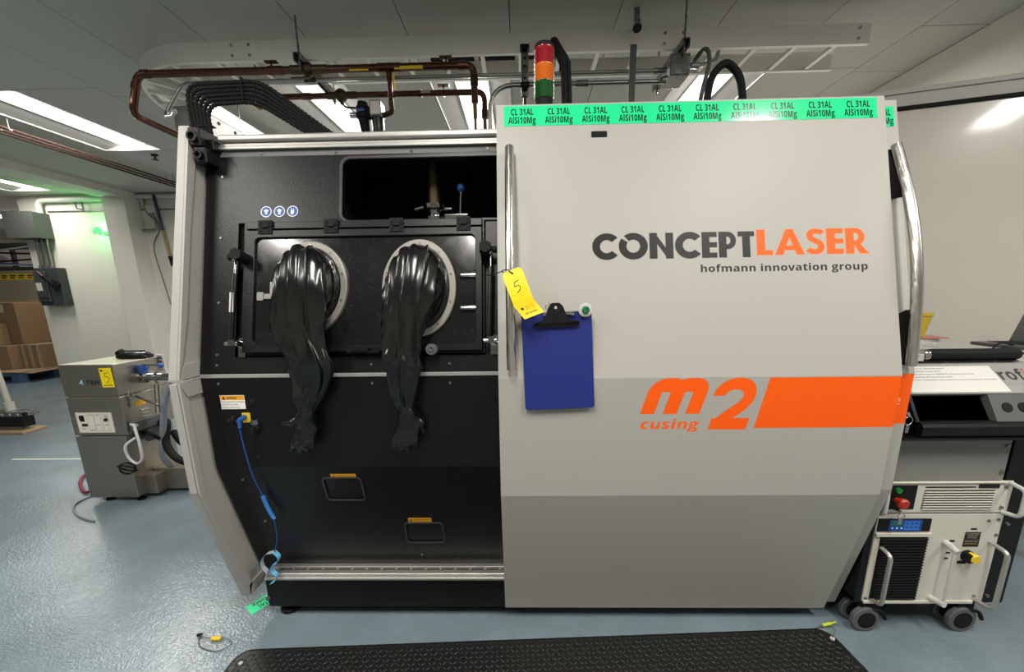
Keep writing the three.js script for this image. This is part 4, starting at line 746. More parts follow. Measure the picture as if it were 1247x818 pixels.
  solo('hose', [smooth([[0.885, 1.94, -0.78], [0.885, 2.2, -0.78], [0.905, 2.33, -0.78], [0.965, 2.385, -0.79], [1.03, 2.345, -0.8], [1.06, 2.25, -0.8], [1.075, 1.94, -0.8]], 0.0165, 60, 14)], M.blackMatte, 'thick black hose looping up above the sliding door', 'hose');
  // corrugated hose with cables, upright strut, flat bar, stub
  const ch = thing('cable_bundle', 'black cable bundle rising out of a corrugated sleeve behind the signal tower', 'cable bundle', [0.22, 1.94, -0.62]);
  const Pc = new THREE.CatmullRomCurve3([V3(0.205, 2.3, -0.62), V3(0.208, 2.34, -0.66), V3(0.2, 2.45, -0.8), V3(0.2, 2.66, -1.1)], false).getPoints(120);
  part(ch, 'sleeve', sweep(Pc, (t, i) => 0.021 + (i % 3 === 0 ? 0.003 : 0), 14), M.blackMatte);
  for (let k = 0; k < 4; k++) part(ch, 'cable', smooth([[0.208 + 0.009 * (k - 1.5), 2.32, -0.62 + 0.008 * (k % 2)], [0.213 + 0.01 * (k - 1.5), 2.15, -0.6 + 0.008 * (k % 2)], [0.218 + 0.009 * (k - 1.5), 1.945, -0.6]], 0.0075, 20, 8), M.blackMatte);
  const us = thing('upright_strut', 'perforated steel upright strut beside the signal tower', 'strut', [0.045, 2.6, -1.21]);
  part(us, 'channel', [bx(0.025, 0.066, 2.46, 2.7, -1.235, -1.231), bx(0.025, 0.029, 2.46, 2.7, -1.23, -1.2), bx(0.062, 0.066, 2.46, 2.7, -1.23, -1.2)], M.galv);
  parts(us, 'hole', [0.5, 0.56, 0.62, 0.66].map((y) => rod([0.046, 2 + y, -1.231], [0.046, 2 + y, -1.229], 0.008, 12)), M.pit);
  parts(us, 'clamp', [bx(0.02, 0.072, 2.69, 2.715, -1.24, -1.2, 0.003), bx(0.02, 0.072, 2.5, 2.525, -1.215, -1.19, 0.004)], M.blackMatte);
  part(us, 'drop_pipe', rod([0.044, 2.46, -1.21], [0.044, 1.94, -1.21], 0.009), M.copper);
  solo('support_bar', [bx(0.628, 0.664, 1.945, 2.695, -1.205, -1.195, 0.002)], M.greyPlastic, 'dark flat bar standing between the machine top and the cable tray', 'bar');
  const st = thing('ceiling_anchor', 'short steel pipe stub with a clamp fixed to the ceiling above the tray', 'anchor', [0.66, 2.82, -1.2]);
  part(st, 'stub', [rod([0.664, CEIL, -1.23], [0.652, 2.75, -1.16], 0.017, 14)], M.galv); part(st, 'clamp', [rod([0.653, 2.765, -1.168], [0.651, 2.748, -1.158], 0.024, 12)], M.chrome);
  // ribbed hoses humping over the left corner
  const hb = thing('hose_bundle', 'bundle of ribbed black hoses humping over the left corner of the machine', 'hose bundle', [-1.34, 0.35, -0.5]);
  for (let k = 0; k < 6; k++) {
    const o = (k - 2.5) * 0.0148, base = fillet([[-1.318 - o, 0.02, -0.9], [-1.318 - o, 0.05, -0.56], [-1.318 - o, 2.178 + o, -0.5], [-1.06 + o * 0.4, 2.185 + o, -0.5], [-0.86 + o * 0.9, 2.05 + o * 0.3, -0.5], [-0.72 + o * 1.2, 1.955, -0.5]], 0.06, 8);
    const C = new Poly(base), pts = []; for (let i = 0; i <= 540; i++) pts.push(C.getPoint(i / 540));
    part(hb, 'hose', sweep(pts, (t, i) => (i % 3 === 0 ? 0.0062 : 0.0088), 8), M.blackMatte);
  }
  part(hb, 'cable_tie', bx(-1.12, -1.116, 2.14, 2.236, -0.512, -0.488), M.blackMatte); part(hb, 'cable_tie', bx(-1.37, -1.27, 2.06, 2.064, -0.522, -0.494), M.blackMatte);
  // white duct box seen above the rail
  const db = thing('duct_box', 'white bolted sheet metal duct box with yellow sticker behind the ribbed hoses', 'duct', [-2.16, 2.5, -1.85]);
  part(db, 'box', [bx(-2.24, -2.09, 2.44, 2.585, -2.2, -1.5, 0.004)], std({ color: lin(0.26, 0.255, 0.24), roughness: 0.5 }));
  part(db, 'bolt', [-1.56, -1.7, -1.86].map((z) => rod([-2.09, 2.555, z], [-2.084, 2.555, z], 0.011, 8)), M.blackMatte);
  part(db, 'sticker', bx(-2.0895, -2.087, 2.5, 2.565, -2.17, -2.0), M.yellow, 'yellow sticker');
  parts(db, 'hanger', [rod([-2.2, 2.58, -1.76], [-2.2, CEIL, -1.76], 0.003, 8), rod([-2.2, 2.58, -2.1], [-2.2, CEIL, -2.1], 0.003, 8)], M.galv);
  // air vents in the ceiling
  for (const [x0, x1, lb] of [[-0.245, -0.01, 'dark slatted ceiling vent left of the upright strut'], [0.07, 0.25, 'dark slatted ceiling vent partly behind the signal tower'], [-0.56, -0.28, 'dark slatted ceiling vent above the copper pipe elbow']]) {
    const v = thing('ceiling_vent', lb, 'vent', [(x0 + x1) / 2, CEIL - 0.02, -1.66]);
    part(v, 'frame', [bx(x0, x1, CEIL - 0.02, CEIL - 0.001, -1.72, -1.6)], M.pit);
    for (let z = -1.71; z < -1.605; z += 0.016) part(v, 'slat', bx(x0 + 0.005, x1 - 0.005, CEIL - 0.025, CEIL - 0.019, z, z + 0.006), M.blackMatte);
  }
  // three copper lines under the ceiling at left, heading back
  for (let k = 0; k < 3; k++) {
    const x = -4.33 - k * 0.085;
    const q = thing('ceiling_copper_line', ['thin copper line nearest the ceiling light, first of three at upper left', 'middle one of three thin copper lines under the left ceiling', 'outermost of three thin copper lines under the left ceiling'][k], 'pipe', [x, 2.8, -2], 'copper ceiling lines');
    part(q, 'tube', rod([x, 2.8, 1.5], [x - 0.02, 2.8, -4.72], 0.011, 10), std({ color: lin(0.06, 0.03, 0.022), metalness: 0.6, roughness: 0.5 }));
    part(q, 'hanger', [-2.3, -3.9].map((z) => [rod([x, 2.8, z], [x, CEIL, z], 0.003, 6), bx(x - 0.016, x + 0.016, 2.783, 2.79, z - 0.01, z + 0.01)]), M.galv);
  }
  const sp = thing('sprinkler', 'small dark fire sprinkler head under the ceiling past the left light', 'sprinkler', [-3.9, 2.84, -3.2]);
  part(sp, 'body', [rod([-3.9, CEIL, -3.2], [-3.9, 2.84, -3.2], 0.012), rod([-3.93, 2.87, -3.2], [-3.87, 2.87, -3.2], 0.012)], M.blackMatte); part(sp, 'deflector', [rod([-3.9, 2.825, -3.2], [-3.9, 2.829, -3.2], 0.03, 12), rod([-3.915, 2.845, -3.2], [-3.905, 2.825, -3.2], 0.004, 6), rod([-3.885, 2.845, -3.2], [-3.895, 2.825, -3.2], 0.004, 6)], M.blackMatte);
}

// ---------------------------------------------------------------- back wall, left
{
  const Z = -4.75;
  const jb = thing('junction_box', 'large grey square wiring box high on the white wall end at left', 'junction box', [-7.2, 2.45, Z]);
  const grey = std({ color: lin(0.065, 0.072, 0.065), roughness: 0.5 });
  part(jb, 'box', bx(-7.46, -7.02, 2.26, 2.62, Z, Z + 0.22, 0.004), grey); part(jb, 'cover', bx(-7.465, -7.015, 2.255, 2.625, Z + 0.22, Z + 0.23, 0.003), grey);
  const d = thing('disconnect_switch', 'dark grey electrical disconnect switch with lever on the white wall', 'switch', [-7.13, 1.55, Z]);
  const dg = std({ color: lin(0.04, 0.046, 0.05), roughness: 0.5 });
  part(d, 'box', bx(-7.34, -6.96, 1.28, 1.84, Z, Z + 0.12, 0.01), dg);
  part(d, 'cover', [bx(-7.33, -7.14, 1.33, 1.79, Z + 0.12, Z + 0.15, 0.02), bx(-7.3, -7.16, 1.4, 1.68, Z + 0.15, Z + 0.165, 0.012)], dg);
  part(d, 'handle', [rod([-7.02, 1.6, Z + 0.12], [-7.02, 1.6, Z + 0.17], 0.06, 24), rod([-7.02, 1.6, Z + 0.165], [-7.19, 1.77, Z + 0.18], 0.016, 12)], M.blackMatte);
  part(d, 'grip', rod([-7.13, 1.71, Z + 0.18], [-7.2, 1.78, Z + 0.182], 0.02, 12), std({ color: lin(0.06, 0.008, 0.01), roughness: 0.5 }), 'dark red lever grip');
  part(d, 'label', bx(-7.29, -7.2, 1.5, 1.62, Z + 0.166, Z + 0.168), M.white);
  for (const [x0, x1, lb] of [[-7.25, -7.28, 'left one of the steel conduits joining the wiring box and the disconnect switch'], [-7.17, -7.2, 'middle one of the steel conduits joining the wiring box and the disconnect switch'], [-7.1, -7.12, 'right one of the steel conduits joining the wiring box and the disconnect switch']]) {
    const q = thing('wall_conduit', lb, 'conduit', [x0, 2.05, Z]); part(q, 'tube', rod([x0, 2.26, Z + 0.05], [x1, 1.84, Z + 0.05], 0.017, 12), M.conduit); part(q, 'connector', [rod([x1, 1.84, Z + 0.05], [x1, 1.88, Z + 0.05], 0.025, 10), rod([x0, 2.22, Z + 0.05], [x0, 2.26, Z + 0.05], 0.025, 10)], M.galv);
  }
  const wh = std({ color: lin(0.6, 0.61, 0.56), roughness: 0.5 });
  solo('wall_conduit', pipe([[-7.08, 2.62, Z + 0.06], [-7.08, 2.8, Z + 0.06], [-5.94, 2.81, Z + 0.06]], 0.035, 0.12, 14), wh, 'white painted conduit curving out of the wiring box top along the wall', 'conduit');
  solo('wall_conduit', [rod([-7.02, 2.655, Z + 0.012], [-2.5, 2.655, Z + 0.012], 0.009, 8)], M.galv, 'thin straight grey line fixed along the wall behind the white column', 'conduit');
  solo('wall_conduit', [rod([-5.6, 2.83, Z + 0.05], [-2.5, 2.83, Z + 0.05], 0.03, 12)], wh, 'white painted conduit near the ceiling right of the white column', 'conduit');
  solo('wall_conduit', pipe([[-5.5, CEIL, Z + 0.05], [-5.5, 2.62, Z + 0.05], [-5.38, 2.5, Z + 0.05], [-5.38, 2.36, Z + 0.05], [-5.6, 2.36, Z + 0.05]], 0.018, 0.08, 12), M.conduit, 'bent steel conduit hooking behind the white column at beacon height', 'conduit');
  solo('wall_hook', pipe([[-6.52, 2.8, Z + 0.06], [-6.52, 2.68, Z + 0.06], [-6.42, 2.66, Z + 0.06], [-6.42, 2.8, Z + 0.06]], 0.009, 0.03), M.greyPlastic, 'small hooked strap hanging under the white wall conduit', 'strap');
  // green beacon
  const bc = thing('beacon_light', 'glowing green indicator light on the wall left of the white column', 'indicator light', [-6.2, 2.36, Z]);
  part(bc, 'bracket', [bx(-6.2, -5.98, 2.3, 2.36, Z, Z + 0.06, 0.006), rod([-6.31, 2.37, Z + 0.06], [-6.31, 2.37, Z], 0.045, 16)], M.greyPlastic);
  part(bc, 'lamp', new THREE.SphereGeometry(0.05, 20, 14).translate(-6.225, 2.365, Z + 0.11), std({ color: lin(0.1, 0.6, 0.2), emissive: lin(0.12, 1, 0.25), emissiveIntensity: 0.55, roughness: 0.3 }), 'lit green lamp dome');
  const pl = new THREE.PointLight(lin(0.12, 1, 0.2), 0.17); pl.position.set(-6.225, 2.365, Z + 0.11); pl.shadow.radius = 2; pl.castShadow = true; pl.name = 'beacon_lamp'; scene.add(pl);
  const sb = thing('wall_sensor', 'small white wall box with a thin dangling cable near the hanging hose', 'sensor', [-5.4, 2.64, Z]);
  part(sb, 'box', bx(-5.5, -5.35, 2.6, 2.72, Z, Z + 0.06, 0.01), M.white); part(sb, 'cable', smooth([[-5.42, 2.6, Z + 0.03], [-5.36, 2.4, Z + 0.02], [-5.5, 2.15, Z + 0.02], [-5.45, 1.6, Z + 0.02], [-5.35, 0.9, Z + 0.02]], 0.006, 40, 6), M.greyPlastic);
  const hh = thing('hanging_hose', 'blue and yellow hose wand hanging down the white wall beside the machine', 'hose', [-5.2, 2.3, Z]);
  part(hh, 'hose', rod([-5.3, 2.84, Z + 0.09], [-5.26, 2.35, Z + 0.09], 0.022), std({ color: lin(0.02, 0.035, 0.07), roughness: 0.4 }));
  part(hh, 'wand', rod([-5.26, 2.35, Z + 0.09], [-5.22, 1.98, Z + 0.09], 0.02), std({ color: lin(0.3, 0.24, 0.09), roughness: 0.5 })); part(hh, 'nozzle', rod([-5.22, 1.98, Z + 0.09], [-5.2, 1.84, Z + 0.09], 0.026), M.blackMatte);
}

// ---------------------------------------------------------------- storage room beyond the wall end
{
  const card = (k) => std({ color: lin(0.30 * k, 0.19 * k, 0.10 * k), roughness: 0.85, bumpMap: mottle(), bumpScale: 0.001 }), tape = std({ color: lin(0.42, 0.33, 0.22), roughness: 0.4 });
  const wood = std({ color: lin(0.36, 0.25, 0.15), roughness: 0.8, bumpMap: brush(0.6), bumpScale: 0.001 }), bluew = std({ color: lin(0.05, 0.1, 0.19), roughness: 0.7, bumpMap: brush(0.6), bumpScale: 0.001 });
  const p = thing('pallet', 'blue wooden pallet under the cardboard boxes at the far left', 'pallet', [-9, 0, -5.5]);
  for (let i = 0; i < 7; i++) part(p, 'plank', bx(-9.75, -8.4, 0.13, 0.15, -6.05 + i * 0.17, -5.93 + i * 0.17, 0.003), bluew);
  for (const z of [-6.05, -5.55, -5.05]) { for (const x of [-9.7, -9.12, -8.54]) part(p, 'block', bx(x, x + 0.13, 0.02, 0.11, z, z + 0.13, 0.003), bluew); part(p, 'stringer', bx(-9.75, -8.4, 0.11, 0.13, z, z + 0.13, 0.002), bluew); part(p, 'runner', bx(-9.75, -8.4, 0, 0.02, z, z + 0.13, 0.002), bluew); }
  for (const [k, y, dx, lb] of [[0, 0.152, 0.06, 'loose plywood board lying directly on the blue pallet'], [1, 0.172, -0.03, 'loose plywood board, topmost on the blue pallet']]) { const g = bx(-0.7, 0.72, 0, 0.018, -0.5, 0.5, 0.002).rotateY(0.05 - 0.09 * k).translate(-9.05 + dx, y, -5.45); solo('plywood_board', g, wood, lb, 'board'); }
  const bxs = [[-9.75, -8.78, 0.192, 0.6, -5.7, -5.15, 1, 'wide cardboard box at the bottom of the stack on the pallet'], [-9.05, -8.52, 0.192, 0.56, -5.12, -4.98, 0, ''], [-9.6, -8.8, 0.602, 1.33, -5.85, -5.4, 0.92, 'tall upright cardboard box at the back of the stack, topmost'], [-9.7, -9.0, 0.602, 0.98, -5.39, -5.16, 1.08, 'lighter cardboard box in front of the tall one on the stack']];
  for (const [x0, x1, y0, y1, z0, z1, k, lb] of bxs) { if (!k) continue; const b = thing('cardboard_box', lb, 'box', [(x0 + x1) / 2, y0, (z0 + z1) / 2], 'cardboard boxes on the pallet'); part(b, 'carton', bx(x0, x1, y0, y1, z0, z1, 0.006), card(k)); part(b, 'packing_tape', [bx((x0 + x1) / 2 - 0.03, (x0 + x1) / 2 + 0.03, y1 - 0.12, y1 + 0.001, z1 - 0.002, z1 + 0.0015), bx((x0 + x1) / 2 - 0.03, (x0 + x1) / 2 + 0.03, y1 - 0.002, y1 + 0.0015, z0, z1)], tape); if (k === 0.92) part(b, 'label', bx(x1 - 0.28, x1 - 0.2, y1 - 0.17, y1 - 0.03, z1, z1 + 0.002), M.white); }
  const tb = thing('cardboard_box', 'small cardboard box with shiny tape strips at the right end of the stack', 'box', [-8.6, 0.192, -5.5], 'cardboard boxes on the pallet');
  part(tb, 'carton', bx(-8.77, -8.42, 0.192, 0.6, -5.75, -5.3, 0.006), card(0.85)); for (const x of [-8.74, -8.61, -8.47]) part(tb, 'packing_tape', bx(x, x + 0.05, 0.192, 0.601, -5.301, -5.2985), tape);
  const eq = thing('storage_enclosure', 'beige glossy enclosure with a yellow warning strip behind the cardboard boxes', 'enclosure', [-10.4, 0, -7.3]);
  const bg = phy({ color: lin(0.34, 0.29, 0.22), roughness: 0.25, clearcoat: 0.4 });
  part(eq, 'body', [bx(-12, -9.6, 0.55, 2.02, -7.9, -7, 0.05)], bg); part(eq, 'shelf_lip', bx(-12, -9.58, 1.25, 1.38, -7.02, -6.94, 0.03), std({ color: lin(0.42, 0.3, 0.18), roughness: 0.5 })); part(eq, 'base', bx(-11.95, -9.65, 0, 0.56, -7.85, -7.05), M.greyPlastic);
  const ys = print(320, 40, (g, w, h) => { g.fillStyle = '#e3c21c'; g.fillRect(0, 0, w, h); g.fillStyle = '#39320f'; for (let i = 0; i < 5; i++) { g.fillRect(10 + i * 63, 8, 42, 10); g.fillRect(10 + i * 63, 22, 34, 8); } });
  part(eq, 'warning_strip', sheet(0.95, 0.13, 0.003).translate(-10.75, 1.86, -6.998), std({ map: ys, roughness: 0.5 }), 'yellow strip of warnings');
  const rk = thing('cable_rack', 'dark open rack strung with black white and blue cables above the enclosure', 'rack', [-10.5, 2, -6.9]);
  part(rk, 'shelf', [bx(-12, -9.4, 2.02, 2.06, -7.7, -6.95), bx(-10.75, -10.69, 2.06, 2.5, -7.1, -7.04), bx(-12, -9.4, 2.5, 2.54, -7.7, -6.95)], M.greyPlastic);
  for (const [y0, y1, m] of [[2.42, 2.3, M.blackMatte], [2.16, 2.24, M.blackMatte], [2.2, 2.08, M.blue], [2.1, 2.14, M.white], [2.34, 2.52, M.white]]) part(rk, 'cable', smooth([[-11.6, y0, -6.9], [-10.6, (y0 + y1) / 2 - 0.03, -6.86], [-9.6, y1, -6.9]], 0.018, 20, 8), m);
  const stn = thing('steel_stand', 'low black steel stand with perforated top and an upright post at left edge', 'stand', [-5.5, 0, -2.6]);
  part(stn, 'frame', [bx(-6.4, -5.19, 0.06, 0.18, -2.6, -2.5, 0.006)], M.black); part(stn, 'top_plate', [bx(-6.45, -5.14, 0.18, 0.23, -2.62, -2.48, 0.006)], M.galv);
  for (let i = 0; i < 9; i++) part(stn, 'hole', rod([-5.2 - i * 0.085, 0.205, -2.48], [-5.2 - i * 0.085, 0.205, -2.4785], 0.012, 10), M.white);
  part(stn, 'post', [rod([-5.36, 0.23, -2.55], [-5.42, 1.0, -2.55], 0.026, 16), rod([-5.36, 0.23, -2.55], [-5.365, 0.32, -2.55], 0.04, 16)], std({ color: lin(0.42, 0.4, 0.36), roughness: 0.4 })); part(stn, 'end_cap', bx(-5.145, -5.12, 0.18, 0.23, -2.5, -2.47, 0.004), M.blackMatte);
  for (const [x, z] of [[-5.25, -2.55], [-6.3, -2.55]]) part(stn, 'foot', rod([x, 0.03, z], [x, 0.07, z], 0.02, 12), M.galv);
  solo('wooden_board', bx(-6.5, -5.15, 0, 0.03, -2.66, -2.44, 0.008), wood, 'thin wooden board lying on the floor under the black steel stand', 'board');
}

// ---------------------------------------------------------------- filter unit at left
{
  const t = thing('filter_unit', 'stainless steel filter cabinet standing on the floor left of the machine', 'filter cabinet', [-2.755, 0, -1.27]);
  const S = M.stainless, X0 = -2.935, X1 = -2.578, F = -1.1, B = -1.45;
  for (const [x, z] of [[-2.85, -1.15], [-2.63, -1.15], [-2.85, -1.42], [-2.63, -1.42]]) part(t, 'foot', turned([x, 0, z], [x, 1, z], [[0, 0], [0.025, 0], [0.025, 0.012], [0.01, 0.018], [0.01, 0.045], [0, 0.045]], 16), M.blackMatte);
  part(t, 'lower_cabinet', bx(X0, X1 - 0.02, 0.04, 0.478, B, F, 0.005), S);
  part(t, 'control_cabinet', bx(X0, X1, 0.484, 0.742, B, F, 0.005), S);
  part(t, 'lid', [bx(X0, X1, 0.748, 0.957, B, F, 0.005), bx(X0 + 0.01, X1 - 0.01, 0.74, 0.75, B + 0.01, F - 0.01)], S);
  part(t, 'side_base', [bx(X1 - 0.02, -2.36, 0.03, 0.19, -1.5, -1.235, 0.006), bx(X1 - 0.06, X1 + 0.06, 0.035, 0.17, -1.24, -1.16, 0.004)], S);
  const panel = print(420, 250, (g, w, h) => {
    g.fillStyle = '#d8d5c6'; g.fillRect(0, 0, w, h); g.strokeStyle = '#8b897e'; g.lineWidth = 3; g.strokeRect(4, 4, w - 8, h - 8); for (const x of [130, 210, 300]) { g.strokeRect(x, 24, 72, 200); }
    g.fillStyle = '#1a1b1c'; g.fillRect(40, 52, 52, 60); g.fillRect(48, 136, 70, 36); g.beginPath(); g.arc(346, 82, 15, 0, 7); g.fill(); g.fillStyle = '#55544c'; for (const [x, y] of [[40, 34], [145, 34], [225, 34], [318, 40], [40, 196], [222, 150], [318, 150], [145, 210]]) g.fillRect(x, y, 46, 6); g.strokeStyle = '#2c2c2a'; g.lineWidth = 4; g.beginPath(); g.arc(346, 82, 26, 3.4, 6.1); g.stroke();
  });
  part(t, 'control_panel', sheet(0.24, 0.138, 0.003).translate(-2.772, 0.573, F + 0.002), std({ map: panel, roughness: 0.5 }), 'cream control panel with switches');
  part(t, 'switch', [bx(-2.868, -2.84, 0.59, 0.622, F + 0.003, F + 0.01, 0.003), rod([-2.693, 0.594, F + 0.003], [-2.693, 0.594, F + 0.014], 0.009, 16)], M.blackMatte);
  const logo = print(200, 70, (g, w, h) => { g.clearRect(0, 0, w, h); g.fillStyle = '#a9c7cf'; g.beginPath(); g.moveTo(4, 56); g.lineTo(40, 8); g.lineTo(40, 60); g.lineTo(28, 44); g.fill(); g.fillStyle = '#4f7f96'; g.beginPath(); g.moveTo(40, 8); g.lineTo(56, 60); g.lineTo(40, 60); g.fill(); g.fillStyle = '#17191b'; fit(g, 'TBH', 72, 58, 116, 'bold', 54); });
  const lg = new THREE.PlaneGeometry(0.15, 0.0525).toNonIndexed(); lg.userData.keepUv = true;
  part(t, 'logo_print', lg.translate(-2.752, 0.843, F + 0.0012), std({ map: logo, transparent: true, roughness: 0.4 }), 'printed triangle logo and lettering');
  const tagm = print(120, 150, (g, w, h) => { g.fillStyle = '#f4d90f'; g.fillRect(0, 0, w, h); g.strokeStyle = '#3a3410'; g.lineWidth = 5; g.lineCap = 'round'; g.beginPath(); g.moveTo(86, 36); g.lineTo(50, 40); g.lineTo(46, 68); g.bezierCurveTo(92, 58, 92, 104, 50, 110); g.stroke(); g.fillStyle = '#3a3410'; g.fillRect(10, 12, 22, 16); fit(g, 'M0 00 0000', 14, 142, 92, 'bold', 20); g.lineWidth = 1.5; g.strokeRect(34, 20, 62, 96); });
  part(t, 'number_card', sheet(0.078, 0.125, 0.002).translate(0, 0, 0).rotateZ(0.02).translate(-2.628, 0.872, F + 0.003), std({ map: tagm, roughness: 0.5 }), 'yellow numbered card');
  // valve, pipe and hoses at the right side
  part(t, 'outlet_pipe', [rod([X1, 0.84, -1.27], [-1.13, 0.83, -1.27], 0.026, 20), rod([X1, 0.84, -1.27], [X1 + 0.02, 0.84, -1.27], 0.04, 20), rod([-2.53, 0.838, -1.27], [-2.505, 0.838, -1.27], 0.045, 20), rod([-2.46, 0.836, -1.27], [-2.44, 0.836, -1.27], 0.042, 20), rod([-2.46, 0.79, -1.25], [-2.46, 0.6, -1.22], 0.018, 14)], M.chrome);
  const v = part(t, 'valve', [rod([-2.545, 0.865, -1.26], [-2.545, 0.925, -1.26], 0.024, 20), bx(-2.575, -2.515, 0.895, 0.92, -1.28, -1.24, 0.008)], M.blue, 'blue valve actuator');
  part(v, 'lever', rod([-2.54, 0.925, -1.25], [-2.42, 0.922, -1.25], 0.006, 10), M.chrome); part(v, 'knob', new THREE.SphereGeometry(0.017, 16, 12).translate(-2.41, 0.92, -1.25), M.blue);
  part(t, 'latch', [bx(X1, X1 + 0.014, 0.66, 0.76, -1.165, -1.15, 0.003), bx(X1, X1 + 0.02, 0.72, 0.75, -1.17, -1.145, 0.004)], M.chrome);
  part(t, 'caution_sticker', bx(X1, X1 + 0.002, 0.655, 0.69, -1.26, -1.18), std({ color: lin(0.75, 0.4, 0.02), roughness: 0.5 }), 'orange caution sticker');
  part(t, 'louver', [0, 1, 2].flatMap((k) => [bx(X1, X1 + 0.012, 0.615 - k * 0.024, 0.623 - k * 0.024, -1.17, -1.12, 0.002), bx(X1, X1 + 0.012, 0.615 - k * 0.024, 0.623 - k * 0.024, -1.27, -1.21, 0.002)]), S);
  part(t, 'socket_box', [bx(X1, X1 + 0.05, 0.5, 0.57, -1.3, -1.12, 0.006), bx(X1, X1 + 0.04, 0.4, 0.5, -1.33, -1.2, 0.01)], M.greyPlastic);
  part(t, 'black_hose', [smooth([[-2.55, 0.5, -1.3], [-2.46, 0.52, -1.26], [-2.45, 0.38, -1.22], [-2.38, 0.28, -1.2], [-2.28, 0.2, -1.25], [-2.1, 0.06, -1.38], [-1.6, 0.03, -1.42], [-1.25, 0.14, -1.42], [-1.13, 0.26, -1.42]], 0.024, 80, 12), smooth([[-2.5, 0.42, -1.34], [-2.42, 0.36, -1.3], [-2.34, 0.28, -1.32], [-2.15, 0.12, -1.46], [-1.6, 0.03, -1.5], [-1.25, 0.12, -1.5], [-1.13, 0.26, -1.5]], 0.022, 80, 12), smooth([[-2.57, 0.46, -1.2], [-2.5, 0.47, -1.17], [-2.47, 0.42, -1.2]], 0.012, 20, 10)], M.blackMatte);
  part(t, 'grey_hose', [smooth([[-2.36, 0.8, -1.24], [-2.4, 0.68, -1.22], [-2.46, 0.45, -1.22], [-2.5, 0.28, -1.23], [-2.5, 0.19, -1.27]], 0.019, 40, 12)], std({ color: lin(0.2, 0.22, 0.26), roughness: 0.4 }));
  part(t, 'white_cable', [smooth([[X1 + 0.03, 0.548, -1.13], [-2.52, 0.53, -1.1], [-2.49, 0.42, -1.08], [-2.5, 0.32, -1.08], [-2.54, 0.295, -1.08], [-2.585, 0.34, -1.08], [-2.585, 0.42, -1.08], [-2.55, 0.46, -1.12]], 0.0085, 60, 10), rod([X1 + 0.01, 0.552, -1.13], [X1 + 0.05, 0.542, -1.12], 0.013, 12)], std({ color: lin(0.6, 0.58, 0.58), roughness: 0.45 }));
  part(t, 'cable_coil', [0, 1, 2, 3].map((k) => new THREE.TorusGeometry(0.04 + 0.004 * k, 0.0035, 6, 26).rotateY(0.5 - 0.25 * k).rotateX(0.35 * k).translate(-2.585, 0.27, -1.06)), M.blackMatte, 'coiled black cable');
  part(t, 'silver_tube', rod([-2.57, 0.72, -1.2], [-2.35, 0.68, -1.12], 0.007, 10), M.conduit);
  part(t, 'remote_plate', [bx(-2.6, -2.545, 0.9, 0.97, -1.435, -1.42, 0.003), rod([-2.56, 0.9, -1.43], [-2.545, 0.8, -1.43], 0.01, 8)], M.white, 'small white four-button plate');
  part(t, 'button', [[0, 0], [1, 0], [0, 1], [1, 1]].map(([i, j]) => bx(-2.594 + i * 0.0195, -2.577 + i * 0.0195, 0.908 + j * 0.028, 0.928 + j * 0.028, -1.42, -1.417)), M.greyPlastic);
  const c = thing('handheld_case', 'black rounded handheld device lying on top of the filter cabinet', 'device', [-2.68, 0.957, -1.36]);
  part(c, 'body', [new THREE.SphereGeometry(1, 32, 16).scale(0.115, 0.022, 0.05).translate(-2.69, 0.985, -1.36), bx(-2.79, -2.58, 0.957, 0.982, -1.4, -1.32, 0.012), rod([-2.785, 0.985, -1.35], [-2.755, 0.998, -1.35], 0.026, 14)], M.blackGloss); part(c, 'grip', bx(-2.76, -2.62, 0.998, 1.01, -1.38, -1.34, 0.006), M.blackMatte);
  solo('red_hose', smooth([[-2.95, 0.06, -1.25], [-3.1, 0.014, -1.22], [-3.22, 0.013, -1.29], [-3.35, 0.013, -1.4], [-3.42, 0.013, -1.5], [-3.36, 0.013, -1.6], [-3.2, 0.014, -1.6], [-2.94, 0.07, -1.42]], 0.01, 120, 10), std({ color: lin(0.2, 0.01, 0.03), roughness: 0.4 }), 'dark red hose curving over the floor behind the filter cabinet', 'hose');
  solo('floor_cable', smooth([[-2.9, 0.05, -1.2], [-3.02, 0.008, -1.18], [-3.02, 0.007, -1.08], [-2.9, 0.007, -0.97], [-2.76, 0.007, -0.9], [-2.66, 0.007, -0.87]], 0.006, 50, 8), std({ color: lin(0.22, 0.25, 0.26), roughness: 0.5 }), 'thin grey cable lying on the floor in front of the filter cabinet', 'cable');
}

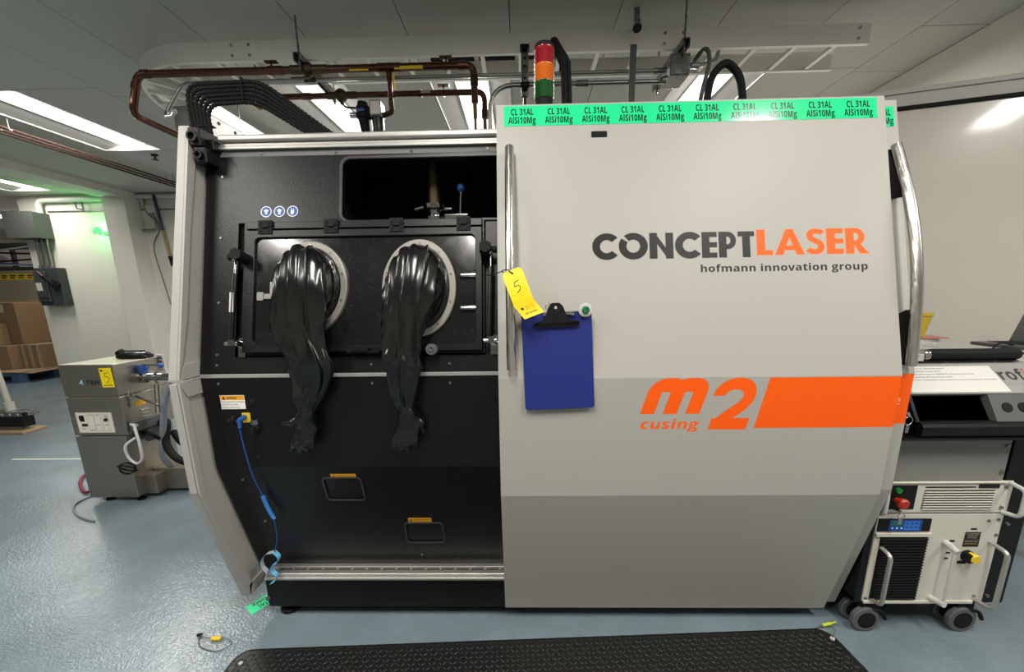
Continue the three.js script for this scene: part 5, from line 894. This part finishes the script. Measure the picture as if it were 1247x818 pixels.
// ---------------------------------------------------------------- laser cabinet on casters at right
{
  const t = thing('laser_cabinet', 'black rolling electronics cabinet with cream front panels at the right edge', 'cabinet', [1.62, 0, -0.5]);
  const F = -0.1, X0 = 1.327, X1 = 1.91, cream = std({ color: lin(0.62, 0.59, 0.51), roughness: 0.45, bumpMap: grain(), bumpScale: 0.0001 }), greyP = std({ color: lin(0.23, 0.225, 0.21), roughness: 0.4 });
  part(t, 'frame', [bx(X0, X0 + 0.03, 0.125, 0.99, -0.9, F - 0.004, 0.003), bx(1.8, X1, 0.125, 0.835, F - 0.03, F - 0.004, 0.003), bx(X1 - 0.012, X1, 0.125, 0.99, -0.9, F - 0.006, 0.002), bx(X0, X1, 0.125, 0.145, -0.9, F - 0.006, 0.002), bx(X0, X1, 0.145, 0.99, -0.905, -0.89), bx(X0 + 0.01, X1 - 0.01, 0.14, 0.8, -0.88, F - 0.04)], M.black);
  part(t, 'blank_panel', bx(1.357, 1.785, 0.655, 0.832, F - 0.01, F, 0.002), greyP, 'plain grey front panel');
  for (const y of [0.69, 0.79]) part(t, 'screw', rod([1.772, y, F], [1.772, y, F + 0.004], 0.008, 12), M.galv);
  // upper module
  const m = part(t, 'fan_module', [bx(1.375, 1.795, 0.524, 0.652, F - 0.01, F + 0.002, 0.002), bx(1.375, 1.8, 0.646, 0.652, F, F + 0.008, 0.002)], cream, 'cream module with ventilation slots');
  part(m, 'dark_panel', bx(1.385, 1.478, 0.54, 0.638, F + 0.002, F + 0.004, 0.001), M.blackMatte);
  const lo = []; for (let k = 0; k < 8; k++) lo.push(bx(1.508 - k * 0.0005, 1.763, 0.6135 - k * 0.01, 0.6175 - k * 0.01, F + 0.002, F + 0.0035)); lo.push(bx(1.508, 1.69, 0.6275, 0.632, F + 0.002, F + 0.0035), bx(1.7, 1.775, 0.626, 0.641, F + 0.002, F + 0.005, 0.002));
  lo.forEach((g) => part(m, 'vent_slot', g, M.pit));
  part(m, 'louver', Array.from({ length: 8 }, (_, k) => bx(1.508, 1.763, 0.6085 - k * 0.01, 0.6125 - k * 0.01, F + 0.002, F + 0.007, 0.001)), cream);
  const grip = (x, y0, y1, out, tilt = 0, r = 0.0075) => pipe([[x, y0, F], [x + tilt, y0 + 0.008, F + out], [x + tilt, y1 - 0.008, F + out], [x, y1, F]], r, 0.02, 12);
  part(m, 'handle', grip(1.815, 0.525, 0.645, 0.05), M.white, 'cream bow handle'); part(m, 'handle', grip(1.342, 0.527, 0.63, 0.035), M.white);
  part(m, 'ear', bx(1.795, 1.828, 0.524, 0.652, F - 0.006, F, 0.001), cream);
  part(m, 'screw', [0.545, 0.63].map((y) => rod([1.802, y, F], [1.802, y, F + 0.004], 0.007, 12)), M.galv);
  const es = part(m, 'emergency_button', [turned([1.408, 0.578, F + 0.004], [1.408, 0.578, 2], [[0, 0], [0.012, 0], [0.012, 0.016], [0.019, 0.018], [0.02, 0.03], [0.014, 0.036], [0, 0.037]], 24)], std({ color: lin(0.42, 0.02, 0.01), roughness: 0.35 }), 'red mushroom button');
  part(m, 'green_button', turned([1.405, 0.62, F + 0.004], [1.405, 0.62, 2], [[0, 0], [0.01, 0], [0.01, 0.01], [0, 0.012]], 20), std({ color: lin(0.01, 0.2, 0.03), roughness: 0.35 }), 'green push button');
  part(m, 'key', [rod([1.408, 0.542, F + 0.004], [1.408, 0.542, F + 0.03], 0.006, 12), new THREE.TorusGeometry(0.012, 0.0015, 6, 18).translate(1.41, 0.528, F + 0.03), bx(1.402, 1.416, 0.495, 0.52, F + 0.028, F + 0.031, 0.001)], M.chrome);
  // lower module
  const n = part(t, 'laser_module', [bx(1.357, 1.795, 0.134, 0.518, F - 0.01, F, 0.002), bx(1.357, 1.565, 0.425, 0.441, F, F + 0.008, 0.002), bx(1.357, 1.78, 0.13, 0.142, F, F + 0.008, 0.002)], cream, 'tall cream module with filter grille');
  part(n, 'display_panel', bx(1.36, 1.556, 0.447, 0.5, F, F + 0.004, 0.001), M.blackMatte);
  const disp = print(240, 96, (g, w, h) => { g.fillStyle = '#123a78'; g.fillRect(0, 0, w, h); g.fillStyle = '#1d5a3a'; g.fillRect(16, 10, 80, 36); g.fillStyle = '#2b64b4'; g.fillRect(110, 10, 110, 76); g.fillStyle = '#a9c4e6'; for (const x of [24, 58, 92]) { g.beginPath(); g.arc(x, 70, 8, 0, 7); g.fill(); } g.fillStyle = '#16407f'; for (let i = 0; i < 3; i++) for (let j = 0; j < 2; j++) g.fillRect(120 + i * 34, 20 + j * 34, 22, 18); });
  part(n, 'display', sheet(0.12, 0.046, 0.002).translate(1.46, 0.473, F + 0.005), std({ map: disp, emissive: 0xffffff, emissiveMap: disp, emissiveIntensity: 0.12, roughness: 0.3 }), 'small blue and green display');
  part(n, 'filter_grille', bx(1.38, 1.557, 0.147, 0.422, F, F + 0.003), M.pit);
  for (let k = 0; k < 22; k++) part(n, 'grille_slat', bx(1.382, 1.555, 0.15 + k * 0.0124, 0.1565 + k * 0.0124, F + 0.002, F + 0.009, 0.0015), M.blackMatte);
  part(n, 'handle', grip(1.388, 0.147, 0.378, 0.045), M.alu, 'grey bow handle');
  part(n, 'handle', grip(1.625, 0.15, 0.405, 0.04, 0, 0.0045), M.white, 'white bow handle'); part(n, 'handle', grip(1.795, 0.142, 0.4, 0.06), M.alu, 'silver bow handle');
  part(n, 'handle_foot', [rod([1.627, 0.4, F], [1.632, 0.385, F + 0.045], 0.012, 10), rod([1.62, 0.152, F], [1.625, 0.16, F + 0.045], 0.012, 10)], M.white);
  const plate2 = print(180, 180, (g, w, h) => { g.fillStyle = '#16130e'; g.fillRect(0, 0, w, h); g.fillStyle = '#b9b09a'; fit(g, 'NOT SYNCHRONISED', 14, 28, 150, 'bold', 20); fit(g, 'CONTROL UNIT', 30, 52, 120, 'bold', 20); fit(g, 'IN PROGRESS', 36, 76, 108, 'bold', 20); g.fillRect(10, 96, 160, 2); fit(g, 'DISCONNECT MAIN', 14, 124, 150, 'bold', 20); g.fillStyle = '#c79a33'; fit(g, 'BEFORE REMOVING', 14, 152, 150, 'bold', 20); });
  part(n, 'notice_plate', sheet(0.058, 0.062, 0.001).translate(1.724, 0.411, F + 0.001), std({ map: plate2, roughness: 0.5 }), 'black notice plate with small lettering');
  part(n, 'marking_label', [bx(1.712, 1.734, 0.452, 0.458, F, F + 0.001), bx(1.642, 1.662, 0.4, 0.408, F, F + 0.001), bx(1.64, 1.655, 0.35, 0.356, F, F + 0.001), bx(1.637, 1.652, 0.326, 0.332, F, F + 0.001), bx(1.69, 1.725, 0.305, 0.318, F, F + 0.001)], M.blackMatte);
  part(n, 'main_switch', [turned([1.718, 0.343, F], [1.718, 0.343, 2], [[0, 0], [0.022, 0], [0.022, 0.01], [0, 0.01]], 24), bx(1.698, 1.712, 0.325, 0.362, F, F + 0.03, 0.004)], M.blackMatte);
  part(n, 'switch_knob', [turned([1.72, 0.345, F + 0.01], [1.728, 0.348, 2], [[0, 0], [0.017, 0], [0.019, 0.018], [0.015, 0.023], [0, 0.023]], 24)], M.yellow, 'yellow rotary switch knob');
  part(n, 'screw', [[1.81, 0.43], [1.805, 0.495], [1.77, 0.49], [1.845, 0.475], [1.785, 0.16], [1.84, 0.16], [1.366, 0.15]].map(([x, y]) => rod([x, y, F - 0.004], [x, y, F + 0.003], 0.006, 12)), M.galv);
  part(n, 'ear', bx(1.795, 1.822, 0.134, 0.518, F - 0.006, F, 0.001), cream);
  // console shelf above the panels
  const cs = part(t, 'console', [prism([[0.84, F + 0.05], [0.855, F + 0.062], [0.885, F + 0.062], [0.895, F + 0.056], [0.9, F + 0.045], [0.9, F + 0.03], [0.86, F + 0.02], [0.84, F]], 1.39, 1.96), prism([[0.836, F + 0.06], [0.846, F + 0.064], [0.846, F - 0.02], [0.836, F - 0.02]], 1.33, 1.96),
    bx(1.33, 1.96, 0.83, 0.84, -0.32, F + 0.02), bx(1.33, 1.345, 0.835, 0.98, -0.32, F, 0.002), prism([[0.9, F + 0.045], [0.985, F - 0.002], [0.985, F - 0.012], [0.89, F + 0.03]], 1.38, 1.392), prism([[0.84, F + 0.02], [0.9, F + 0.045], [0.985, F - 0.01], [0.985, F - 0.03], [0.84, F - 0.03]], 1.33, 1.345), bx(1.33, 1.96, 0.84, 0.985, -0.33, -0.31)], M.black, 'black open console shelf');
  part(cs, 'dark_plate', prism([[0.9, F + 0.046], [0.986, F + 0.0], [0.97, F - 0.02], [0.885, F + 0.03]], 1.655, 1.96), M.greyPlastic, 'grey plate with round recesses');
  part(cs, 'recess', [1.705, 1.76, 1.815].map((x) => { const g = new THREE.CylinderGeometry(0.017, 0.017, 0.004, 24); g.rotateX(Math.PI / 2 - Math.atan2(0.046, 0.086)); return g.translate(x, 0.944, F + 0.0235); }), M.blackMatte);
  part(cs, 'key_ring', [new THREE.TorusGeometry(0.014, 0.0018, 6, 22).translate(1.352, 0.905, F + 0.045), rod([1.352, 0.92, F + 0.045], [1.348, 0.935, F + 0.04], 0.006, 10), bx(1.346, 1.358, 0.86, 0.89, F + 0.044, F + 0.047, 0.001)], M.chrome);
  const lidF = face(0.988, F - 0.002, 1.076, F - 0.1);
  part(t, 'desk_lid', [lidF(plate(1.33, 1.96, 0, 0.132, -0.012, 0, 0.002)), bx(1.33, 1.96, 1.058, 1.07, -0.74, F - 0.098, 0.003)], std({ color: lin(0.28, 0.275, 0.26), roughness: 0.4 }), 'grey sloping desk lid');
  const rof = print(360, 120, (g, w, h) => { g.fillStyle = '#8f8d88'; g.fillRect(0, 0, w, h); g.fillStyle = '#1d1a1c'; fit(g, 'rof', 8, 92, 140, 'bold', 100); g.fillStyle = '#a81f3a'; fit(g, 'i', 152, 92, 24, 'bold', 100); g.fillStyle = '#1d1a1c'; fit(g, 'n', 182, 92, 60, 'bold', 100); });
  part(t, 'brand_lettering', lidF(sheet(0.24, 0.08, 0.0006).translate(1.862, 0.078, 0.0004)), std({ map: rof, roughness: 0.4 }), 'dark lettering with a red i');
  for (const [x, z] of [[1.38, -0.12], [1.757, -0.12], [1.38, -0.8], [1.8, -0.8]]) {
    const c = part(t, 'caster', [bx(x - 0.02, x + 0.045, 0.1, 0.127, z - 0.03, z + 0.02, 0.004), bx(x - 0.01, x + 0.03, 0.05, 0.112, z - 0.016, z - 0.004, 0.004)], M.blackMatte);
    for (const s of [0.018, -0.038]) part(c, 'wheel', [turned([x, 0.054, z + s - 0.012], [x, 0.054, 5], [[0.036, 0], [0.05, 0.001], [0.054, 0.005], [0.054, 0.019], [0.05, 0.023], [0.036, 0.024]], 36)], std({ color: lin(0.1, 0.1, 0.1), roughness: 0.55 }), 'grey tyre'), part(c, 'hub', turned([x, 0.054, z + s - 0.011], [x, 0.054, 5], [[0, 0], [0.038, 0], [0.038, 0.02], [0.034, 0.022], [0, 0.022]], 30), M.blackMatte);
    part(c, 'brake', [smooth([[x + 0.01, 0.1, z + 0.02], [x + 0.05, 0.095, z + 0.03], [x + 0.07, 0.062, z + 0.03]], 0.007, 14, 8)], M.blackMatte);
  }
  // things on the desk
  const note = print(460, 560, (g, w, h) => {
    g.fillStyle = '#d3d1cb'; g.fillRect(0, 0, w, h); g.fillStyle = '#3c3b3a';
    const L = ['Steps before shutdown:', '- power cabinet rows OFF', '- laser cabinet key to MIDDLE position before', '- setting lock of machine OFF', '- continue shutdown procedure as described in manual.'], W = [230, 200, 352, 240, 440]; L.forEach((s, i) => fit(g, s, 6, 60 + i * 62, W[i], 'bold', 30));
  });
  const sg = new THREE.BoxGeometry(0.345, 0.115, 0.0008).toNonIndexed(); sg.userData.keepUv = true;
  solo('notice_sheet', lidF(sg.translate(1.573, 0.0635, 0.0006)), std({ map: note, roughness: 0.6 }), 'white printed instruction sheet lying on the grey sloping lid', 'paper');
  const bd = thing('padded_roll', 'black cylindrical roll with a shiny left end lying on small feet on the desk', 'roll', [1.76, 1.07, -0.27]);
  part(bd, 'roll', turned([1.592, 1.1, -0.27], [3, 1.1, -0.27], [[0, 0], [0.02, 0], [0.0235, 0.006], [0.0235, 0.335], [0.021, 0.344], [0, 0.346]], 28), M.blackMatte);
  part(bd, 'end_cap', turned([1.572, 1.1, -0.27], [3, 1.1, -0.27], [[0, 0], [0.021, 0], [0.0235, 0.004], [0.0235, 0.018], [0, 0.02]], 28), M.chrome, 'shiny metal end');
  part(bd, 'base_plate', bx(1.48, 1.93, 1.074, 1.078, -0.3, -0.25, 0.001), M.blackMatte);
  parts(bd, 'foot', [[1.66, -0.262], [1.85, -0.262], [1.66, -0.29], [1.85, -0.29]].map(([x, z]) => rod([x, 1.07, z], [x, 1.08, z], 0.005, 10)), M.chrome);
  solo('paper_pad', Array.from({ length: 4 }, (_, k) => bx(1.42 + 0.004 * k, 1.568, 1.0785 + k * 0.007, 1.085 + k * 0.007, -0.4, -0.25, 0.002)), M.white, 'white paper pad lying left of the black roll next to the door handle', 'paper pad');
  const papers = [[1.5, 1.95, 1.07, 1.079, -0.73, -0.45, 0.06, 'broad loose stack of white paper behind the black roll'], [1.76, 1.97, 1.079, 1.1, -0.73, -0.6, -0.05, 'thick paper pile under the yellow box, lowest of the pile'], [1.79, 2.0, 1.1, 1.121, -0.725, -0.61, 0.08, 'thin paper booklets on top of the paper pile']];
  papers.forEach(([x0, x1, y0, y1, z0, z1, a, lb]) => solo('paper_stack', Array.from({ length: 5 }, (_, k) => { const h = (y1 - y0) / 5; return bx(-(x1 - x0) / 2, (x1 - x0) / 2, 0, h * 0.92, -(z1 - z0) / 2, (z1 - z0) / 2).rotateY(a * 0.4 + 0.03 * Math.sin(k * 2.4)).translate((x0 + x1) / 2 + 0.006 * Math.sin(k * 1.7), y0 + k * h, (z0 + z1) / 2); }), M.white, lb, 'paper'));
  solo('magazine', bx(-0.11, 0.11, 0, 0.005, -0.055, 0.055).rotateY(-0.1).translate(1.92, 1.1215, -0.66), std({ color: lin(0.5, 0.16, 0.12), roughness: 0.4 }), 'red edged magazine lying on top of the paper pile', 'magazine');
  const yb = thing('yellow_holder', 'tapered yellow document holder standing on the paper pile beside the door handle', 'holder', [1.87, 1.127, -0.66]);
  { const g = new THREE.CylinderGeometry(0.104, 0.082, 0.105, 4).rotateY(Math.PI / 4).scale(1, 1, 0.5).translate(1.862, 1.1795, -0.64); part(yb, 'body', g, std({ color: lin(0.55, 0.38, 0.03), roughness: 0.5 })); part(yb, 'rim', bx(1.784, 1.94, 1.225, 1.243, -0.68, -0.6, 0.003), std({ color: lin(0.5, 0.35, 0.03), roughness: 0.5 })); }
  const tb = thing('side_table', 'grey topped side table behind the black cabinet carrying the laptop', 'table', [2.35, 0, -0.65]);
  part(tb, 'table_top', bx(1.965, 2.72, 1.045, 1.07, -0.86, -0.3, 0.003), std({ color: lin(0.48, 0.47, 0.44), roughness: 0.45 }));
  for (const [x, z] of [[2.0, -0.34], [2.68, -0.34], [2.0, -0.82], [2.68, -0.82]]) part(tb, 'leg', bx(x - 0.02, x + 0.02, 0, 1.046, z - 0.02, z + 0.02, 0.003), M.galv);
  const lp = thing('laptop', 'dark laptop standing open at the right edge in front of the whiteboard', 'laptop', [2.5, 1.07, -0.65]);
  part(lp, 'base', bx(2.31, 2.51, 1.072, 1.086, -0.76, -0.42, 0.005), std({ color: lin(0.12, 0.12, 0.12), metalness: 0.4, roughness: 0.4 }));
  part(lp, 'screen', bx(-0.005, 0.005, 0, 0.23, -0.17, 0.17, 0.004).rotateZ(-0.3).translate(2.508, 1.084, -0.59), std({ color: lin(0.11, 0.11, 0.11), roughness: 0.4 })); part(lp, 'keyboard', bx(2.37, 2.48, 1.086, 1.0875, -0.74, -0.46), M.blackMatte);
  solo('laptop_cable', smooth([[2.36, 1.078, -0.6], [2.25, 1.1, -0.58], [2.12, 1.076, -0.5], [2.06, 1.1, -0.4], [2.1, 1.074, -0.33]], 0.004, 40, 6), M.blackMatte, 'thin black cable curling over the table from the laptop', 'cable');
}
{
  const A = -15.8 * Math.PI / 180, put = (g) => (Array.isArray(g) ? g : [g]).map((q) => q.rotateY(A).translate(2.029, 0, -1.23));
  const w = thing('whiteboard', 'large glossy whiteboard with dark top frame on the wall panel at right', 'whiteboard', [2.2, 0.95, -1.2]);
  part(w, 'surface', put(bx(-0.7, 1.64, 0.86, 2.33, 0.006, 0.016)), phy({ color: lin(0.64, 0.6, 0.525), roughness: 0.3, clearcoat: 0.7, clearcoatRoughness: 0.08, bumpMap: noiseTex('wb', 256, (u, v) => 0.5 + 0.5 * pn(u, v, 5, 31) + 0.3 * pn(u, v, 40, 32), 0.8), bumpScale: 0.0008 }));
  parts(w, 'frame', put([bx(-0.72, 1.66, 2.325, 2.345, 0.004, 0.03, 0.003), bx(-0.72, 1.66, 0.84, 0.86, 0.004, 0.03, 0.003)]), M.blackMatte, 'dark frame edge');
}

// ---------------------------------------------------------------- on the floor
{
  const X0 = -1.13, X1 = 1.27, Z0 = -0.02, Z1 = 0.7;
  const m = thing('floor_mat', 'black diamond plate rubber mat with sloping edges on the floor in front', 'mat', [0, 0, 0.3]);
  const rub = std({ color: lin(0.011, 0.0103, 0.01), roughness: 0.36 });
  // slightly skewed on the floor: its far edge runs from (-1.09, 0.02) to (1.25, -0.09)
  const place = (g) => g.rotateY(0.046).translate(0.08, 0, 0.31);
  const hw = 1.175, hd = 0.36;
  const s = rrect(hw * 2, hd * 2, 0.06);
  part(m, 'base', place(new THREE.ExtrudeGeometry(s, { depth: 0.004, bevelEnabled: true, bevelThickness: 0.008, bevelSize: 0.014, bevelOffset: -0.014, bevelSegments: 2, curveSegments: 6 }).rotateX(-Math.PI / 2)), rub);
  const loz = new THREE.SphereGeometry(1, 8, 5, 0, Math.PI * 2, 0, Math.PI / 2).scale(0.0112, 0.0036, 0.0042), tr = [];
  for (let j = 0; ; j++) { const z = -hd + 0.016 + j * 0.0195; if (z > hd - 0.014) break; for (let i = 0; ; i++) { const x = -hw + 0.016 + i * 0.0195; if (x > hw - 0.014) break; if (Math.abs(x) > hw - 0.05 && Math.abs(z) > hd - 0.05) continue; tr.push(loz.clone().rotateY((i + j) % 2 ? 0.785 : -0.785).translate(x, (Math.abs(z) > hd - 0.018 || Math.abs(x) > hw - 0.018) ? 0.0095 : 0.0115, z)); } }
  const td = part(m, 'tread', place(mergeGeometries(tr)), rub); td.userData.kind = 'stuff';
  part(m, 'snap', [rod([-1.06, 0.012, 0.07], [-1.06, 0.017, 0.07], 0.007, 12), rod([1.215, 0.012, -0.045], [1.215, 0.018, -0.045], 0.008, 12)], M.white);
  const w1 = thing('ground_wire', 'thin grounding wire with yellow flag on the floor at the mat\'s left corner', 'wire', [-1.25, 0.005, -0.03]);
  part(w1, 'wire', smooth([[-1.325, 0.006, -0.06], [-1.29, 0.004, -0.015], [-1.24, 0.003, 0.005], [-1.19, 0.004, 0.008], [-1.165, 0.006, -0.02], [-1.2, 0.008, -0.045], [-1.25, 0.006, -0.045], [-1.3, 0.006, -0.05], [-1.322, 0.006, -0.058]], 0.0018, 60, 6), M.greyPlastic);
  part(w1, 'flag', bx(-1.262, -1.222, 0.003, 0.013, -0.05, -0.034, 0.003), M.yellow); part(w1, 'clip', bx(-1.335, -1.315, 0.003, 0.01, -0.066, -0.054, 0.002), M.blackMatte);
  const w2 = thing('ground_wire', 'thin grounding wire with yellow plug on the floor at the mat\'s right corner', 'wire', [1.2, 0.005, -0.09]);
  part(w2, 'wire', [smooth([[1.12, 0.003, -0.085], [1.18, 0.004, -0.1], [1.235, 0.012, -0.11]], 0.002, 20, 6), smooth([[1.255, 0.014, -0.112], [1.25, 0.02, -0.08], [1.215, 0.019, -0.046]], 0.0018, 20, 6)], M.greyPlastic);
  part(w2, 'plug', [rod([1.225, 0.012, -0.109], [1.262, 0.016, -0.114], 0.0065, 12), rod([1.262, 0.016, -0.114], [1.285, 0.02, -0.118], 0.003, 8)], std({ color: lin(0.5, 0.6, 0.04), roughness: 0.5 }), 'yellow green plug');
  const fm = print(160, 72, (g, w, h) => { g.fillStyle = '#27dc93'; g.fillRect(0, 0, w, h); g.fillStyle = '#101510'; fit(g, 'CL 31AL', 34, 33, 90, 'bold', 32); fit(g, 'AlSi10Mg', 24, 63, 112, 'bold', 32); });
  const ft = new THREE.BoxGeometry(0.15, 0.072, 0.0008).toNonIndexed(); ft.userData.keepUv = true;
  solo('tape_label', ft.rotateX(-Math.PI / 2).rotateY(Math.PI + 0.95).translate(-1.17, 0.0006, -0.25), phy({ map: fm, roughness: 0.25 }), 'green label tape with black lettering stuck to the floor by the machine foot', 'tape');
}

scene.traverse((o) => { if (o.isLight) o.castShadow = true; });
renderer.render(scene, camera);
